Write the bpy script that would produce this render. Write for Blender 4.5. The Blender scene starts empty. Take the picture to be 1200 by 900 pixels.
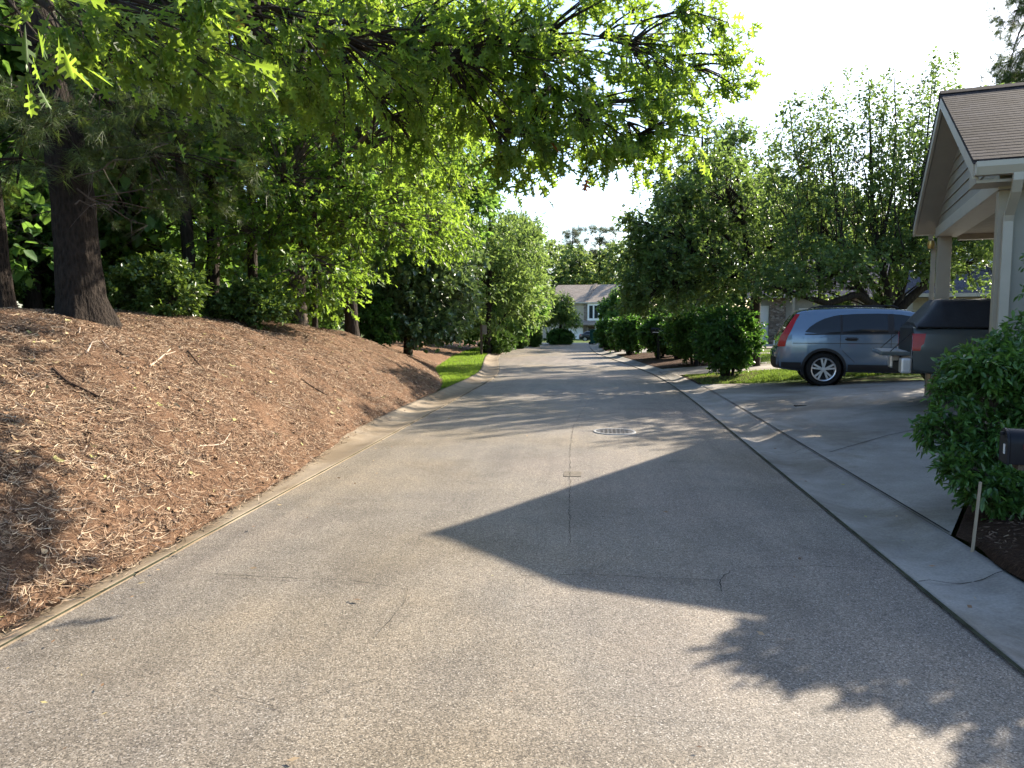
import bpy, bmesh, math, random
import numpy as np
from mathutils import Vector, Matrix, noise as mnoise

R = math.radians
S = bpy.context.scene
COL = S.collection
rnd = random.Random(7)

# ------------------------------------------------------------------ camera geometry (used to survey positions)
F = 866.0; YAW = R(6.6); CAMH = 1.6; PIT = math.atan(73/866)
FX, FY = -math.sin(YAW), math.cos(YAW); RX, RY = FY, -FX

def at(px, py, d):
    """world point at horizontal depth d seen at photo pixel (px, py)"""
    a = (px-600)/F; b = (450-py)/F
    df = math.cos(PIT)+b*math.sin(PIT); dz = -math.sin(PIT)+b*math.cos(PIT)
    t = d/df
    return Vector((a*t*RX+d*FX, a*t*RY+d*FY, CAMH+dz*t))

def gnd(px, py, z=0.0):
    a = (px-600)/F; b = (450-py)/F
    df = math.cos(PIT)+b*math.sin(PIT); dz = -math.sin(PIT)+b*math.cos(PIT)
    t = (z-CAMH)/dz
    return Vector((a*t*RX+df*t*FX, a*t*RY+df*t*FY, z))

# ------------------------------------------------------------------ mesh helpers
class MB:
    def __init__(self): self.v = []; self.f = []
    def add(self, vs, fs):
        o = len(self.v); self.v += [tuple(p) for p in vs]; self.f += [tuple(i+o for i in q) for q in fs]; return self
    def box(self, x0, x1, y0, y1, z0, z1, m=None):
        vs = [Vector(p) for p in ((x0,y0,z0),(x1,y0,z0),(x1,y1,z0),(x0,y1,z0),(x0,y0,z1),(x1,y0,z1),(x1,y1,z1),(x0,y1,z1))]
        if m is not None: vs = [m @ p for p in vs]
        return self.add(vs, ((0,3,2,1),(4,5,6,7),(0,1,5,4),(1,2,6,5),(2,3,7,6),(3,0,4,7)))
    def prism(self, poly, axis, a, b):
        """extrude a 2D outline along an axis: 'x' takes (y,z), 'y' takes (x,z), 'z' takes (x,y)"""
        n = len(poly)
        def p3(p, t):
            return (t,p[0],p[1]) if axis == 'x' else (p[0],t,p[1]) if axis == 'y' else (p[0],p[1],t)
        vs = [p3(p,a) for p in poly]+[p3(p,b) for p in poly]
        fs = [tuple(range(n)), tuple(range(2*n-1, n-1, -1))]
        fs += [(i, i+n, (i+1)%n+n, (i+1)%n) for i in range(n)]
        return self.add(vs, fs)
    def tube(self, pts, rad, sides=6, cap=True):
        pts = [Vector(p) for p in pts]; n = len(pts)
        if not hasattr(rad, '__len__'): rad = [rad]*n
        vs = []; ref = None
        for i, p in enumerate(pts):
            t = (pts[min(i+1,n-1)]-pts[max(i-1,0)])
            if t.length < 1e-9: t = Vector((0,0,1))
            t.normalize()
            if ref is None:
                ref = Vector((1,0,0)) if abs(t.x) < .8 else Vector((0,1,0))
            a = (ref - t*ref.dot(t)); 
            if a.length < 1e-6: a = t.orthogonal()
            a.normalize(); ref = a; b = t.cross(a)
            for k in range(sides):
                th = 2*math.pi*k/sides
                vs.append(p+(a*math.cos(th)+b*math.sin(th))*rad[i])
        fs = []
        for i in range(n-1):
            for k in range(sides):
                k2 = (k+1) % sides
                fs.append((i*sides+k, i*sides+k2, (i+1)*sides+k2, (i+1)*sides+k))
        if cap:
            fs.append(tuple(range(sides-1,-1,-1))); fs.append(tuple((n-1)*sides+k for k in range(sides)))
        return self.add(vs, fs)
    def lathe(self, prof, sides=24, m=None, axis='z'):
        """prof of (r, h) revolved about an axis"""
        vs = []; n = len(prof)
        for r_, h in prof:
            for k in range(sides):
                th = 2*math.pi*k/sides; c, s = r_*math.cos(th), r_*math.sin(th)
                p = Vector((c,s,h)) if axis == 'z' else Vector((c,h,s)) if axis == 'y' else Vector((h,c,s))
                vs.append(m @ p if m is not None else p)
        fs = []
        for i in range(n-1):
            for k in range(sides):
                k2 = (k+1) % sides
                fs.append((i*sides+k, i*sides+k2, (i+1)*sides+k2, (i+1)*sides+k))
        return self.add(vs, fs)
    def build(self, name, mat, parent=None, smooth=False, bevel=0.0, angle=35):
        me = bpy.data.meshes.new(name); me.from_pydata(self.v, [], self.f); me.update()
        bm = bmesh.new(); bm.from_mesh(me)
        bmesh.ops.recalc_face_normals(bm, faces=bm.faces)
        if bevel:
            es = [e for e in bm.edges if len(e.link_faces) == 2 and e.calc_face_angle(0) > .5]
            bmesh.ops.bevel(bm, geom=es, offset=bevel, segments=2, profile=.6, affect='EDGES', clamp_overlap=True)
        if smooth:
            for f in bm.faces: f.smooth = True
            for e in bm.edges:
                if len(e.link_faces) == 2 and e.calc_face_angle(0) > R(angle): e.smooth = False
        bm.to_mesh(me); bm.free()
        if mat is not None: me.materials.append(mat)
        o = bpy.data.objects.new(name, me); COL.objects.link(o)
        if parent is not None: o.parent = parent
        return o

def np_mesh(name, V, faces_flat, sizes, mat, parent=None, tint=None, smooth=False):
    me = bpy.data.meshes.new(name)
    nv = len(V); nf = len(sizes)
    me.vertices.add(nv); me.vertices.foreach_set('co', np.ascontiguousarray(V, dtype=np.float32).ravel())
    me.loops.add(len(faces_flat)); me.loops.foreach_set('vertex_index', np.ascontiguousarray(faces_flat, dtype=np.int32))
    me.polygons.add(nf)
    st = np.zeros(nf, dtype=np.int32); st[1:] = np.cumsum(sizes)[:-1]
    me.polygons.foreach_set('loop_start', st)
    if smooth: me.polygons.foreach_set('use_smooth', np.ones(nf, dtype=bool))
    me.update(calc_edges=True)
    if tint is not None:
        a = me.attributes.new('tint', 'FLOAT', 'POINT'); a.data.foreach_set('value', np.ascontiguousarray(tint, dtype=np.float32))
    me.materials.append(mat)
    o = bpy.data.objects.new(name, me); COL.objects.link(o)
    if parent is not None: o.parent = parent
    return o

def grid_mesh(name, P, mat, parent=None, smooth=True):
    """P: array (nu, nv, 3)"""
    nu, nv = P.shape[:2]
    idx = np.arange(nu*nv).reshape(nu, nv)
    q = np.stack([idx[:-1,:-1], idx[1:,:-1], idx[1:,1:], idx[:-1,1:]], -1).reshape(-1, 4)
    # make the normals point up
    a = P[1,0]-P[0,0]; b = P[0,1]-P[0,0]
    if np.cross(a, b)[2] < 0: q = q[:, ::-1]
    return np_mesh(name, P.reshape(-1,3), q.ravel(), np.full(len(q), 4), mat, parent, smooth=smooth)

def tag(o, label=None, cat=None, group=None, kind=None):
    if label: o['label'] = label
    if cat: o['category'] = cat
    if group: o['group'] = group
    if kind: o['kind'] = kind
    return o

def thing(name, label, cat, loc=(0,0,0), rz=0.0, group=None):
    o = bpy.data.objects.new(name, None); COL.objects.link(o)
    o.empty_display_size = .3
    o.location = loc; o.rotation_euler = (0,0,rz)
    return tag(o, label, cat, group)

def struct(o): o['kind'] = 'structure'; return o

def copy_tree(o, parent=None):
    c = o.copy(); COL.objects.link(c)
    if parent is not None: c.parent = parent
    for ch in list(o.children): copy_tree(ch, c)
    return c

# ------------------------------------------------------------------ materials
class NT:
    def __init__(self, name):
        self.m = bpy.data.materials.new(name); self.m.use_nodes = True
        self.t = self.m.node_tree; self.n = self.t.nodes
        self.b = self.n['Principled BSDF']; self.out = self.n['Material Output']
    def node(self, typ, **kw):
        x = self.n.new(typ)
        for k, v in kw.items():
            if k in ('operation','blend_type','data_type','attribute_name','feature','distance','noise_dimensions','wave_type','bands_direction','interpolation_type'): setattr(x, k, v)
            else: x.inputs[k.replace('_',' ')].default_value = v
        return x
    def ln(self, a, b): self.t.links.new(a, b); return b
    def coord(self, scale=(1,1,1), kind='Object'):
        c = self.n.new('ShaderNodeTexCoord'); mp = self.n.new('ShaderNodeMapping'); mp.inputs['Scale'].default_value = scale
        self.ln(c.outputs[kind], mp.inputs['Vector']); return mp.outputs['Vector']
    def noise(self, vec, scale, detail=4, rough=.55, dist=0):
        x = self.n.new('ShaderNodeTexNoise'); x.inputs['Scale'].default_value = scale; x.inputs['Detail'].default_value = detail
        x.inputs['Roughness'].default_value = rough; x.inputs['Distortion'].default_value = dist
        self.ln(vec, x.inputs['Vector']); return x.outputs['Fac']
    def vor(self, vec, scale, feature='F1', out='Distance'):
        x = self.n.new('ShaderNodeTexVoronoi'); x.feature = feature; x.inputs['Scale'].default_value = scale
        self.ln(vec, x.inputs['Vector']); return x.outputs[out]
    def ramp(self, fac, stops):
        x = self.n.new('ShaderNodeValToRGB'); e = x.color_ramp.elements
        while len(e) < len(stops): e.new(.5)
        for i, (p, c) in enumerate(stops):
            e[i].position = p; e[i].color = (c[0], c[1], c[2], 1) if hasattr(c, '__len__') else (c,c,c,1)
        self.ln(fac, x.inputs['Fac']); return x.outputs['Color']
    def mix(self, fac, a, b, mode='MIX'):
        x = self.n.new('ShaderNodeMix'); x.data_type = 'RGBA'; x.blend_type = mode
        def put(v, s):
            if hasattr(v, 'is_linked') or hasattr(v, 'links'): self.ln(v, s)
            elif hasattr(v, '__len__'): s.default_value = (v[0],v[1],v[2],1)
            else: s.default_value = v
        put(fac, x.inputs[0]); put(a, x.inputs[6]); put(b, x.inputs[7]); return x.outputs[2]
    def math(self, op, a, b=None):
        x = self.n.new('ShaderNodeMath'); x.operation = op
        for v, s in ((a, x.inputs[0]), (b, x.inputs[1])):
            if v is None: continue
            if hasattr(v, 'links'): self.ln(v, s)
            else: s.default_value = v
        return x.outputs[0]
    def bump(self, h, strength=.3, dist=.01):
        x = self.n.new('ShaderNodeBump'); x.inputs['Strength'].default_value = strength; x.inputs['Distance'].default_value = dist
        self.ln(h, x.inputs['Height']); self.ln(x.outputs['Normal'], self.b.inputs['Normal'])
    def base(self, c):
        if hasattr(c, 'links'): self.ln(c, self.b.inputs['Base Color'])
        else: self.b.inputs['Base Color'].default_value = (c[0],c[1],c[2],1)
        return self
    def set(self, rough=None, spec=None, metal=None, coat=None):
        if rough is not None: self.b.inputs['Roughness'].default_value = rough
        if spec is not None: self.b.inputs['Specular IOR Level'].default_value = spec
        if metal is not None: self.b.inputs['Metallic'].default_value = metal
        if coat is not None:
            self.b.inputs['Coat Weight'].default_value = coat; self.b.inputs['Coat Roughness'].default_value = .05
        return self

def paint(name, c, rough=.5, spec=.4, var=.14, scale=5, bump=0.0, metal=0, coat=None):
    t = NT(name); v = t.coord()
    n = t.noise(v, scale, 5, .6)
    c2 = [x*(1-var) for x in c]; c1 = [min(1, x*(1+var*.6)) for x in c]
    t.base(t.ramp(n, [(.3, c2), (.7, c1)])).set(rough, spec, metal, coat)
    if bump: t.bump(t.noise(v, scale*8, 3), bump, .01)
    return t.m

def leaf_mat(name, dark, light, trans, mixf=.4, rough=.45, spec=.35, red=None):
    t = NT(name)
    a = t.n.new('ShaderNodeAttribute'); a.attribute_name = 'tint'
    geo = t.n.new('ShaderNodeObjectInfo')
    f = a.outputs['Fac']
    r0 = red or light; r1 = red or trans
    col = t.ramp(f, [(0, dark), (.8, light), (.9955, light), (.998, r0)])
    tr = t.ramp(f, [(0, [x*.6 for x in trans]), (.8, trans), (.9955, trans), (.998, r1)])
    t.base(col).set(rough, spec)
    tb = t.n.new('ShaderNodeBsdfTranslucent'); t.ln(tr, tb.inputs['Color'])
    mx = t.n.new('ShaderNodeMixShader'); mx.inputs[0].default_value = mixf
    t.ln(t.b.outputs[0], mx.inputs[1]); t.ln(tb.outputs[0], mx.inputs[2]); t.ln(mx.outputs[0], t.out.inputs['Surface'])
    return t.m

def bark_mat(name, c1, c2, sc=1.0, bump=.8, zs=.22):
    t = NT(name); v = t.coord((1,1,zs))
    n = t.noise(v, 22*sc, 6, .65, .6); w = t.vor(v, 16*sc)
    m = t.math('ADD', t.math('MULTIPLY', n, .7), t.math('MULTIPLY', w, .5))
    big = t.noise(t.coord(), 1.5, 3)
    col = t.mix(t.math('MULTIPLY', big, .5), t.ramp(m, [(.3, c1), (.75, c2)]), [x*.7 for x in c2])
    t.base(col).set(.9, .15); t.bump(m, bump, .04)
    return t.m

def asphalt_mat():
    t = NT('asphalt'); v = t.coord()
    big = t.noise(v, .35, 4, .6); mid = t.noise(v, 2.2, 5, .6); fine = t.noise(v, 90, 3, .7)
    stone = t.vor(v, 150, 'F1', 'Color'); sp = t.n.new('ShaderNodeSeparateColor'); t.ln(stone, sp.inputs[0])
    grain = t.math('ADD', t.math('MULTIPLY', sp.outputs[0], .55), t.math('MULTIPLY', fine, .45))
    c = t.ramp(grain, [(.2, (.085,.078,.070)), (.42, (.195,.181,.160)), (.65, (.275,.256,.228)), (.88, (.42,.39,.35)), (.97,(.60,.57,.53))])
    tone = t.ramp(t.math('ADD', t.math('MULTIPLY', big, .6), t.math('MULTIPLY', mid, .4)), [(.3, (.66,.64,.62)), (.5, (.90,.87,.82)), (.7, (1.10,1.02,.90))])
    c = t.mix(1, c, tone, 'MULTIPLY')
    # wheel-path streaks running along the road
    st = t.noise(t.coord((1.6,.045,1)), 1.6, 4, .6)
    c = t.mix(1, c, t.ramp(st, [(.35,(.82,.82,.83)), (.6,(1.04,1.03,1.02))]), 'MULTIPLY')
    # dark pits and oil spots
    pit = t.vor(v, 1.3); pit2 = t.noise(v, 9, 4, .7)
    spot = t.math('LESS_THAN', t.math('ADD', pit, t.math('MULTIPLY', pit2, .22)), .17)
    c = t.mix(t.math('MULTIPLY', spot, .35), c, (.05,.048,.045))
    chip = t.vor(v, 170, 'F1', 'Color'); s2 = t.n.new('ShaderNodeSeparateColor'); t.ln(chip, s2.inputs[0])
    c = t.mix(t.math('MULTIPLY', t.math('GREATER_THAN', s2.outputs[1], .94), .55), c, (.52,.50,.46))
    c = t.mix(t.math('MULTIPLY', t.math('LESS_THAN', s2.outputs[2], .09), .6), c, (.06,.055,.05))
    hue = t.noise(v, .22, 3, .5)
    c = t.mix(1, c, t.ramp(hue, [(.38,(1.06,1.0,.88)),(.5,(1,1,1)),(.62,(1.03,.99,1.0))]), 'MULTIPLY')
    pk = t.vor(v, 7.5); gate = t.noise(v, 1.1, 4, .6)
    hole = t.math('MULTIPLY', t.math('LESS_THAN', t.math('ADD', pk, t.math('MULTIPLY', t.noise(v,60,2), .10)), .135), t.math('GREATER_THAN', gate, .52))
    c = t.mix(t.math('MULTIPLY', hole, .6), c, (.05,.047,.042))
    st2 = t.noise(v, .9, 6, .72, .5)
    c = t.mix(1, c, t.ramp(st2, [(.36,(.80,.79,.78)),(.5,(1,1,1)),(.66,(1.05,1.04,1.02))]), 'MULTIPLY')
    c = t.mix(1, c, (.86,.85,.85), 'MULTIPLY'); t.base(c).set(.7, .35)
    t.bump(t.math('ADD', grain, t.math('MULTIPLY', fine, .6)), .55, .006)
    return t.m

def concrete_mat(name='concrete', k=1.0, tn=(1,1,1)):
    t = NT(name); v = t.coord()
    a = t.noise(v, 1.1, 6, .65); b = t.noise(v, 60, 3, .6); s = t.noise(v, .9, 6, .7)
    c = t.ramp(a, [(.3, (.27*k,.245*k,.215*k)), (.6, (.38*k,.355*k,.32*k)), (.75, (.43*k,.405*k,.365*k))])
    c = t.mix(1, c, t.ramp(b, [(.3,.78),(.7,1.06)]), 'MULTIPLY')
    c = t.mix(1, c, t.ramp(s, [(.36,(.78,.78,.79)),(.55,(1,1,1))]), 'MULTIPLY')
    rust = t.noise(v, .45, 5, .65, .8)
    c = t.mix(1, c, t.ramp(rust, [(.40,(.74,.70,.64)),(.52,(1,1,1))]), 'MULTIPLY')
    c = t.mix(1, c, tn, 'MULTIPLY'); t.base(c).set(.9, .2); t.bump(b, .25, .004)
    return t.m

def straw_mat():
    t = NT('pine_straw_ground'); v = t.coord()
    f1 = t.noise(t.coord((1,5,2)), 14, 6, .75, 1.2); f2 = t.noise(t.coord((5,1,2)), 13, 6, .75, 1.0); n = t.noise(v, 1.1, 5, .6)
    m = t.mix(t.noise(v, 4, 3), f1, f2)
    c = t.ramp(m, [(.32, (.03,.017,.011)), (.46, (.122,.075,.048)), (.58, (.235,.158,.106)), (.72, (.41,.295,.205))])
    c = t.mix(1, c, t.ramp(n, [(.3,(.68,.62,.58)),(.65,(1.08,1.0,.95))]), 'MULTIPLY')
    t.base(c).set(.95, .1); t.bump(m, .9, .035)
    return t.m

def tint_mat(name, stops, rough=.85, trans=None):
    t = NT(name); a = t.n.new('ShaderNodeAttribute'); a.attribute_name = 'tint'
    t.base(t.ramp(a.outputs['Fac'], stops)).set(rough, .2)
    if trans:
        tb = t.n.new('ShaderNodeBsdfTranslucent'); tb.inputs['Color'].default_value = (*trans,1)
        mx = t.n.new('ShaderNodeMixShader'); mx.inputs[0].default_value = .4
        t.ln(t.b.outputs[0], mx.inputs[1]); t.ln(tb.outputs[0], mx.inputs[2]); t.ln(mx.outputs[0], t.out.inputs['Surface'])
    return t.m

def ground_mat():
    t = NT('grassy_ground'); v = t.coord()
    n = t.noise(v, .8, 6, .65); f = t.noise(v, 40, 4, .7)
    c = t.ramp(f, [(.3,(.035,.055,.012)),(.55,(.075,.12,.025)),(.75,(.13,.17,.05))])
    c = t.mix(t.math('MULTIPLY', t.math('GREATER_THAN', n, .56), .7), c, (.11,.08,.05))
    t.base(c).set(.95,.1); t.bump(f, .8, .03)
    return t.m

def soil_mat():
    t = NT('bark_mulch'); v = t.coord()
    f = t.noise(t.coord((1,3,1)), 26, 5, .75, 1.0)
    t.base(t.ramp(f, [(.3,(.02,.012,.008)),(.55,(.07,.04,.025)),(.75,(.16,.10,.065))])).set(.95,.1); t.bump(f, 1, .03)
    return t.m

def shingle_mat(name, c1, c2, kx=1.0):
    """courses follow the UV-less object axes: x along the eave, z up the slope"""
    t = NT(name)
    co = t.n.new('ShaderNodeTexCoord'); sp = t.n.new('ShaderNodeSeparateXYZ'); t.ln(co.outputs['Object'], sp.inputs[0])
    cb = t.n.new('ShaderNodeCombineXYZ'); t.ln(sp.outputs['X'], cb.inputs['X']); t.ln(t.math('MULTIPLY', sp.outputs['Z'], 2.1), cb.inputs['Y'])
    br = t.n.new('ShaderNodeTexBrick'); t.ln(cb.outputs[0], br.inputs['Vector'])
    br.inputs['Scale'].default_value = 1; br.inputs['Brick Width'].default_value = .32*kx; br.inputs['Row Height'].default_value = .14*kx
    br.inputs['Mortar Size'].default_value = .006*kx; br.inputs['Color1'].default_value = (*c1,1); br.inputs['Color2'].default_value = (*c2,1)
    br.inputs['Mortar'].default_value = (*[x*.35 for x in c1],1); br.offset = .43
    n = t.noise(t.coord(), 30, 3, .6); n2 = t.noise(t.coord((1.2,1,9)), 2.4, 3)
    c = t.mix(1, br.outputs['Color'], t.ramp(n, [(.3,.72),(.7,1.15)]), 'MULTIPLY')
    c = t.mix(1, c, t.ramp(n2, [(.35,.75),(.65,1.12)]), 'MULTIPLY')
    t.base(c).set(.95,.15); t.bump(br.outputs['Fac'], -.3, .006)
    return t.m

def stone_mat():
    t = NT('stacked_stone'); v = t.coord((1,1,2.2))
    e = t.vor(v, 5, 'DISTANCE_TO_EDGE'); c = t.vor(v, 5, 'F1', 'Color'); sp = t.n.new('ShaderNodeSeparateColor'); t.ln(c, sp.inputs[0])
    col = t.ramp(sp.outputs[0], [(0,(.12,.09,.07)),(.5,(.24,.19,.15)),(1,(.34,.30,.26))])
    t.base(t.mix(t.math('LESS_THAN', e, .04), col, (.10,.09,.08))).set(.9,.2); t.bump(e, .6, .03)
    return t.m

def glass_mat(name, c=(.02,.025,.03), rough=.04):
    t = NT(name); t.base(c).set(rough, .5); return t.m

M = {}
M['asphalt'] = asphalt_mat()
M['concrete'] = concrete_mat('concrete', .86)
M['gutter'] = concrete_mat('stained_gutter_concrete', .80, (1.0,.88,.72))
M['drive'] = concrete_mat('driveway_concrete', .92)
M['straw'] = straw_mat()
M['ground'] = ground_mat()
M['soil'] = soil_mat()
M['crack'] = paint('crack_fill', (.035,.033,.03), .9, .1)
M['moss'] = paint('mossy_seam', (.045,.048,.03), .95, .1, .5, 9)
M['trim'] = paint('beige_trim', (.35,.315,.25), .5, .4, .06)
M['trim_light'] = paint('cream_trim', (.44,.41,.345), .5, .4, .05)
M['siding'] = paint('taupe_siding', (.30,.28,.235), .6, .3, .08, 3)
M['wall'] = paint('grey_wall', (.30,.285,.245), .7, .3, .06, 2, .05)
M['ceiling'] = paint('carport_ceiling', (.33,.30,.25), .7, .2)
M['shingle'] = shingle_mat('brown_shingles', (.022,.018,.019), (.060,.050,.051), .62)
M['shingle_dark'] = shingle_mat('slate_shingles', (.09,.085,.10), (.13,.12,.14))
M['shingle_tan'] = shingle_mat('tan_shingles', (.30,.245,.20), (.36,.30,.245), 2.0)
M['stone'] = stone_mat()
M['white'] = paint('white_paint', (.78,.78,.76), .5, .4, .04)
M['house_tan'] = paint('tan_siding', (.40,.35,.27), .7, .2)
M['grey_siding'] = paint('grey_green_siding', (.33,.34,.31), .7, .2)
M['glass'] = glass_mat('window_glass')
M['car_glass'] = glass_mat('car_glass', (.012,.015,.018), .03)
M['blue_paint'] = paint('blue_grey_car_paint', (.135,.195,.27), .24, .5, .03, 2, 0, .45, .9)
M['truck_paint'] = paint('dark_grey_truck_paint', (.082,.098,.10), .32, .5, .04, 2, 0, .3, .7)
M['navy_paint'] = paint('black_car_paint', (.012,.014,.022), .3, .5, .04, 2, 0, .2, .8)
M['black_plastic'] = paint('black_plastic', (.018,.018,.02), .6, .35)
M['rubber'] = paint('tyre_rubber', (.014,.014,.014), .85, .2, .2, 30, .2)
M['alloy'] = paint('silver_alloy', (.62,.63,.65), .3, .5, .05, 5, 0, .8)
M['chrome'] = paint('bright_bumper', (.66,.66,.66), .35, .5, .06, 5, 0, .55)
M['red_lens'] = paint('red_lens', (.40,.008,.010), .25, .3, .15, 12, 0, 0, .1)
M['white_lens'] = paint('clear_lens', (.62,.6,.6), .12, .6, .1, 10, 0, 0, .5)
M['vinyl'] = paint('black_vinyl', (.022,.024,.03), .5, .35, .3, 5, .4)
M['mailbox'] = paint('black_mailbox_steel', (.006,.007,.011), .5, .25, .2, 8)
M['iron'] = paint('cast_iron', (.075,.07,.068), .65, .4, .35, 14, .3)
M['ironring'] = paint('worn_steel', (.30,.30,.29), .6, .5, .15, 14)
M['bin_green'] = paint('green_plastic', (.015,.085,.07), .5, .35)
M['wood_dark'] = bark_mat('weathered_wood', (.05,.04,.03), (.12,.095,.07))
M['stake'] = paint('pale_wood', (.36,.30,.22), .8, .2)
M['pine_bark'] = bark_mat('pine_bark', (.005,.004,.0035), (.034,.026,.021), 1.9, 1.0, .35)
M['bark'] = bark_mat('grey_bark', (.03,.023,.018), (.12,.095,.075), 1.4)
M['bark_dark'] = bark_mat('dark_bark', (.012,.010,.008), (.05,.04,.033), 1.4)
M['oak_leaf'] = leaf_mat('oak_leaves', (.022,.06,.014), (.065,.13,.028), (.37,.55,.055), .5, .45, .3, (.22,.05,.02))
M['oak2_leaf'] = leaf_mat('young_oak_leaves', (.03,.075,.014), (.08,.16,.03), (.37,.57,.06), .48)
M['wood_leaf'] = leaf_mat('woodland_leaves', (.035,.09,.03), (.10,.19,.05), (.25,.45,.07), .42)
M['glossy_leaf'] = leaf_mat('glossy_leaves', (.05,.10,.045), (.13,.19,.085), (.24,.36,.09), .3, .3, .7)
M['fine_leaf'] = leaf_mat('pale_fine_leaves', (.06,.12,.035), (.14,.23,.07), (.32,.46,.10), .42)
M['cherry_leaf'] = leaf_mat('cherry_leaves', (.035,.075,.024), (.10,.16,.05), (.25,.38,.075), .42, .38, .45)
M['hedge_leaf'] = leaf_mat('hedge_leaves', (.018,.055,.015), (.065,.14,.03), (.16,.36,.045), .34, .4, .4)
M['clip_leaf'] = leaf_mat('boxwood_leaves', (.03,.075,.014), (.085,.16,.03), (.14,.26,.04), .3)
M['azalea_leaf'] = leaf_mat('azalea_leaves', (.03,.075,.02), (.11,.17,.045), (.24,.36,.05), .3, .35, .5)
M['bush_leaf'] = leaf_mat('bright_bush_leaves', (.02,.065,.016), (.085,.18,.04), (.20,.38,.05), .32, .32, .55)
M['needle'] = leaf_mat('pine_needles', (.025,.05,.014), (.06,.095,.026), (.14,.20,.035), .3)
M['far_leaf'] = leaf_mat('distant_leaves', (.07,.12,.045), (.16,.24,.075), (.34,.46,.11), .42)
M['straw_bits'] = tint_mat('pine_straw', [(0,(.03,.017,.012)),(.3,(.11,.066,.043)),(.62,(.235,.155,.102)),(.88,(.38,.28,.19)),(1,(.55,.45,.33))])
M['dead_leaf'] = tint_mat('leaf_litter', [(0,(.07,.04,.025)),(.5,(.25,.15,.085)),(.8,(.42,.31,.19)),(1,(.30,.31,.10))], .7)
M['twig'] = tint_mat('dry_twigs', [(0,(.09,.06,.045)),(1,(.36,.29,.23))])
M['grass'] = tint_mat('lawn_grass', [(0,(.05,.10,.015)),(.6,(.11,.18,.03)),(1,(.30,.29,.10))], .6, (.20,.30,.045))
M['lamp_amber'] = paint('brass', (.55,.40,.15), .35, .5, .1, 10, 0, .8)
M['lawn_dull'] = M['grass']
M['grass'] = tint_mat('verge_grass', [(0,(.08,.16,.015)),(.6,(.16,.27,.03)),(1,(.34,.36,.08))], .6, (.30,.46,.05))
M['bark_chip'] = tint_mat('bark_chips', [(0,(.02,.013,.009)),(.5,(.075,.045,.03)),(.85,(.16,.105,.07)),(1,(.30,.22,.15))])
# ------------------------------------------------------------------ terrain
def smooth(a, b, x):
    t = np.clip((np.asarray(x, float)-a)/(b-a), 0, 1); return t*t*(3-2*t)
def curve(pts):
    ys = np.array([p[0] for p in pts], float); xs = np.array([p[1] for p in pts], float)
    yy = np.linspace(ys[0], ys[-1], 900); xx = np.interp(yy, ys, xs)
    k = np.ones(41)/41; pad = np.pad(xx, 20, mode='edge'); xx = np.convolve(pad, k, 'valid')
    return lambda y: np.interp(y, yy, xx)
xl = curve([(-20,-2.9),(20.5,-2.88),(23,-3.05),(28,-3.75),(32,-4.3),(38,-4.9),(46,-5.35),(60,-5.6)])
xr = curve([(-20,1.94),(14,1.94),(18,1.9),(22,1.75),(27,1.25),(32,.6),(38,-.1),(46,-.5),(60,-.6)])
toe = curve([(-20,-3.01),(6.5,-3.03),(9.5,-3.42),(16.5,-3.5),(18.5,-3.9),(24,-5.4),(33.5,-6.6),(43,-7.2),(60,-8)])
hc = curve([(-20,1.75),(10,1.68),(17,1.42),(21,1.2),(26,.9),(33,.5),(43,.3),(60,.2)])
GW = .6

def vnoise(x, y, s, seed=0):
    x = np.asarray(x)*s+seed*17.3; y = np.asarray(y)*s+seed*9.1
    xi = np.floor(x).astype(np.int64); yi = np.floor(y).astype(np.int64); fx = x-xi; fy = y-yi
    fx = fx*fx*(3-2*fx); fy = fy*fy*(3-2*fy)
    def h(a, b):
        n = (a*374761393+b*668265263+seed*974711) & 0x7fffffff
        n = ((n ^ (n >> 13))*1274126177) & 0x7fffffff
        return ((n ^ (n >> 16)) & 0xffff)/65535.0
    return (h(xi,yi)*(1-fx)+h(xi+1,yi)*fx)*(1-fy)+(h(xi,yi+1)*(1-fx)+h(xi+1,yi+1)*fx)*fy-.5

def dip(y): return -1.1*smooth(52, 110, y)
def bank(x, y):
    s = toe(y)-x; t = np.clip(s/3.4, 0, 1)
    f = 1-(1-t)**1.75
    z = .05+(hc(y)-.05)*f+np.clip(s-3.4, 0, 12)*.035*smooth(60, 25, y)
    b = vnoise(x,y,.7,1)*.16+vnoise(x,y,1.9,2)*.10
    return z+b*smooth(0,.9,s)*smooth(0,.6,hc(y)-.1)
def right(x, y):
    s = np.maximum(x-(xr(y)+GW), 0)
    return .06+.073*np.minimum(s, 4.2)+.012*np.clip(s-4.2, 0, 8)
def H(x, y):
    x = np.asarray(x, float); y = np.asarray(y, float)
    z = np.where(x < toe(y), bank(x,y), np.where(x > xr(y)+GW, right(x,y), .05))
    near = smooth(75, 50, y)
    return z*near+dip(y)*(1-0)+.0
def Hs(x, y): return float(H(np.array([x]), np.array([y]))[0])

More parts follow.
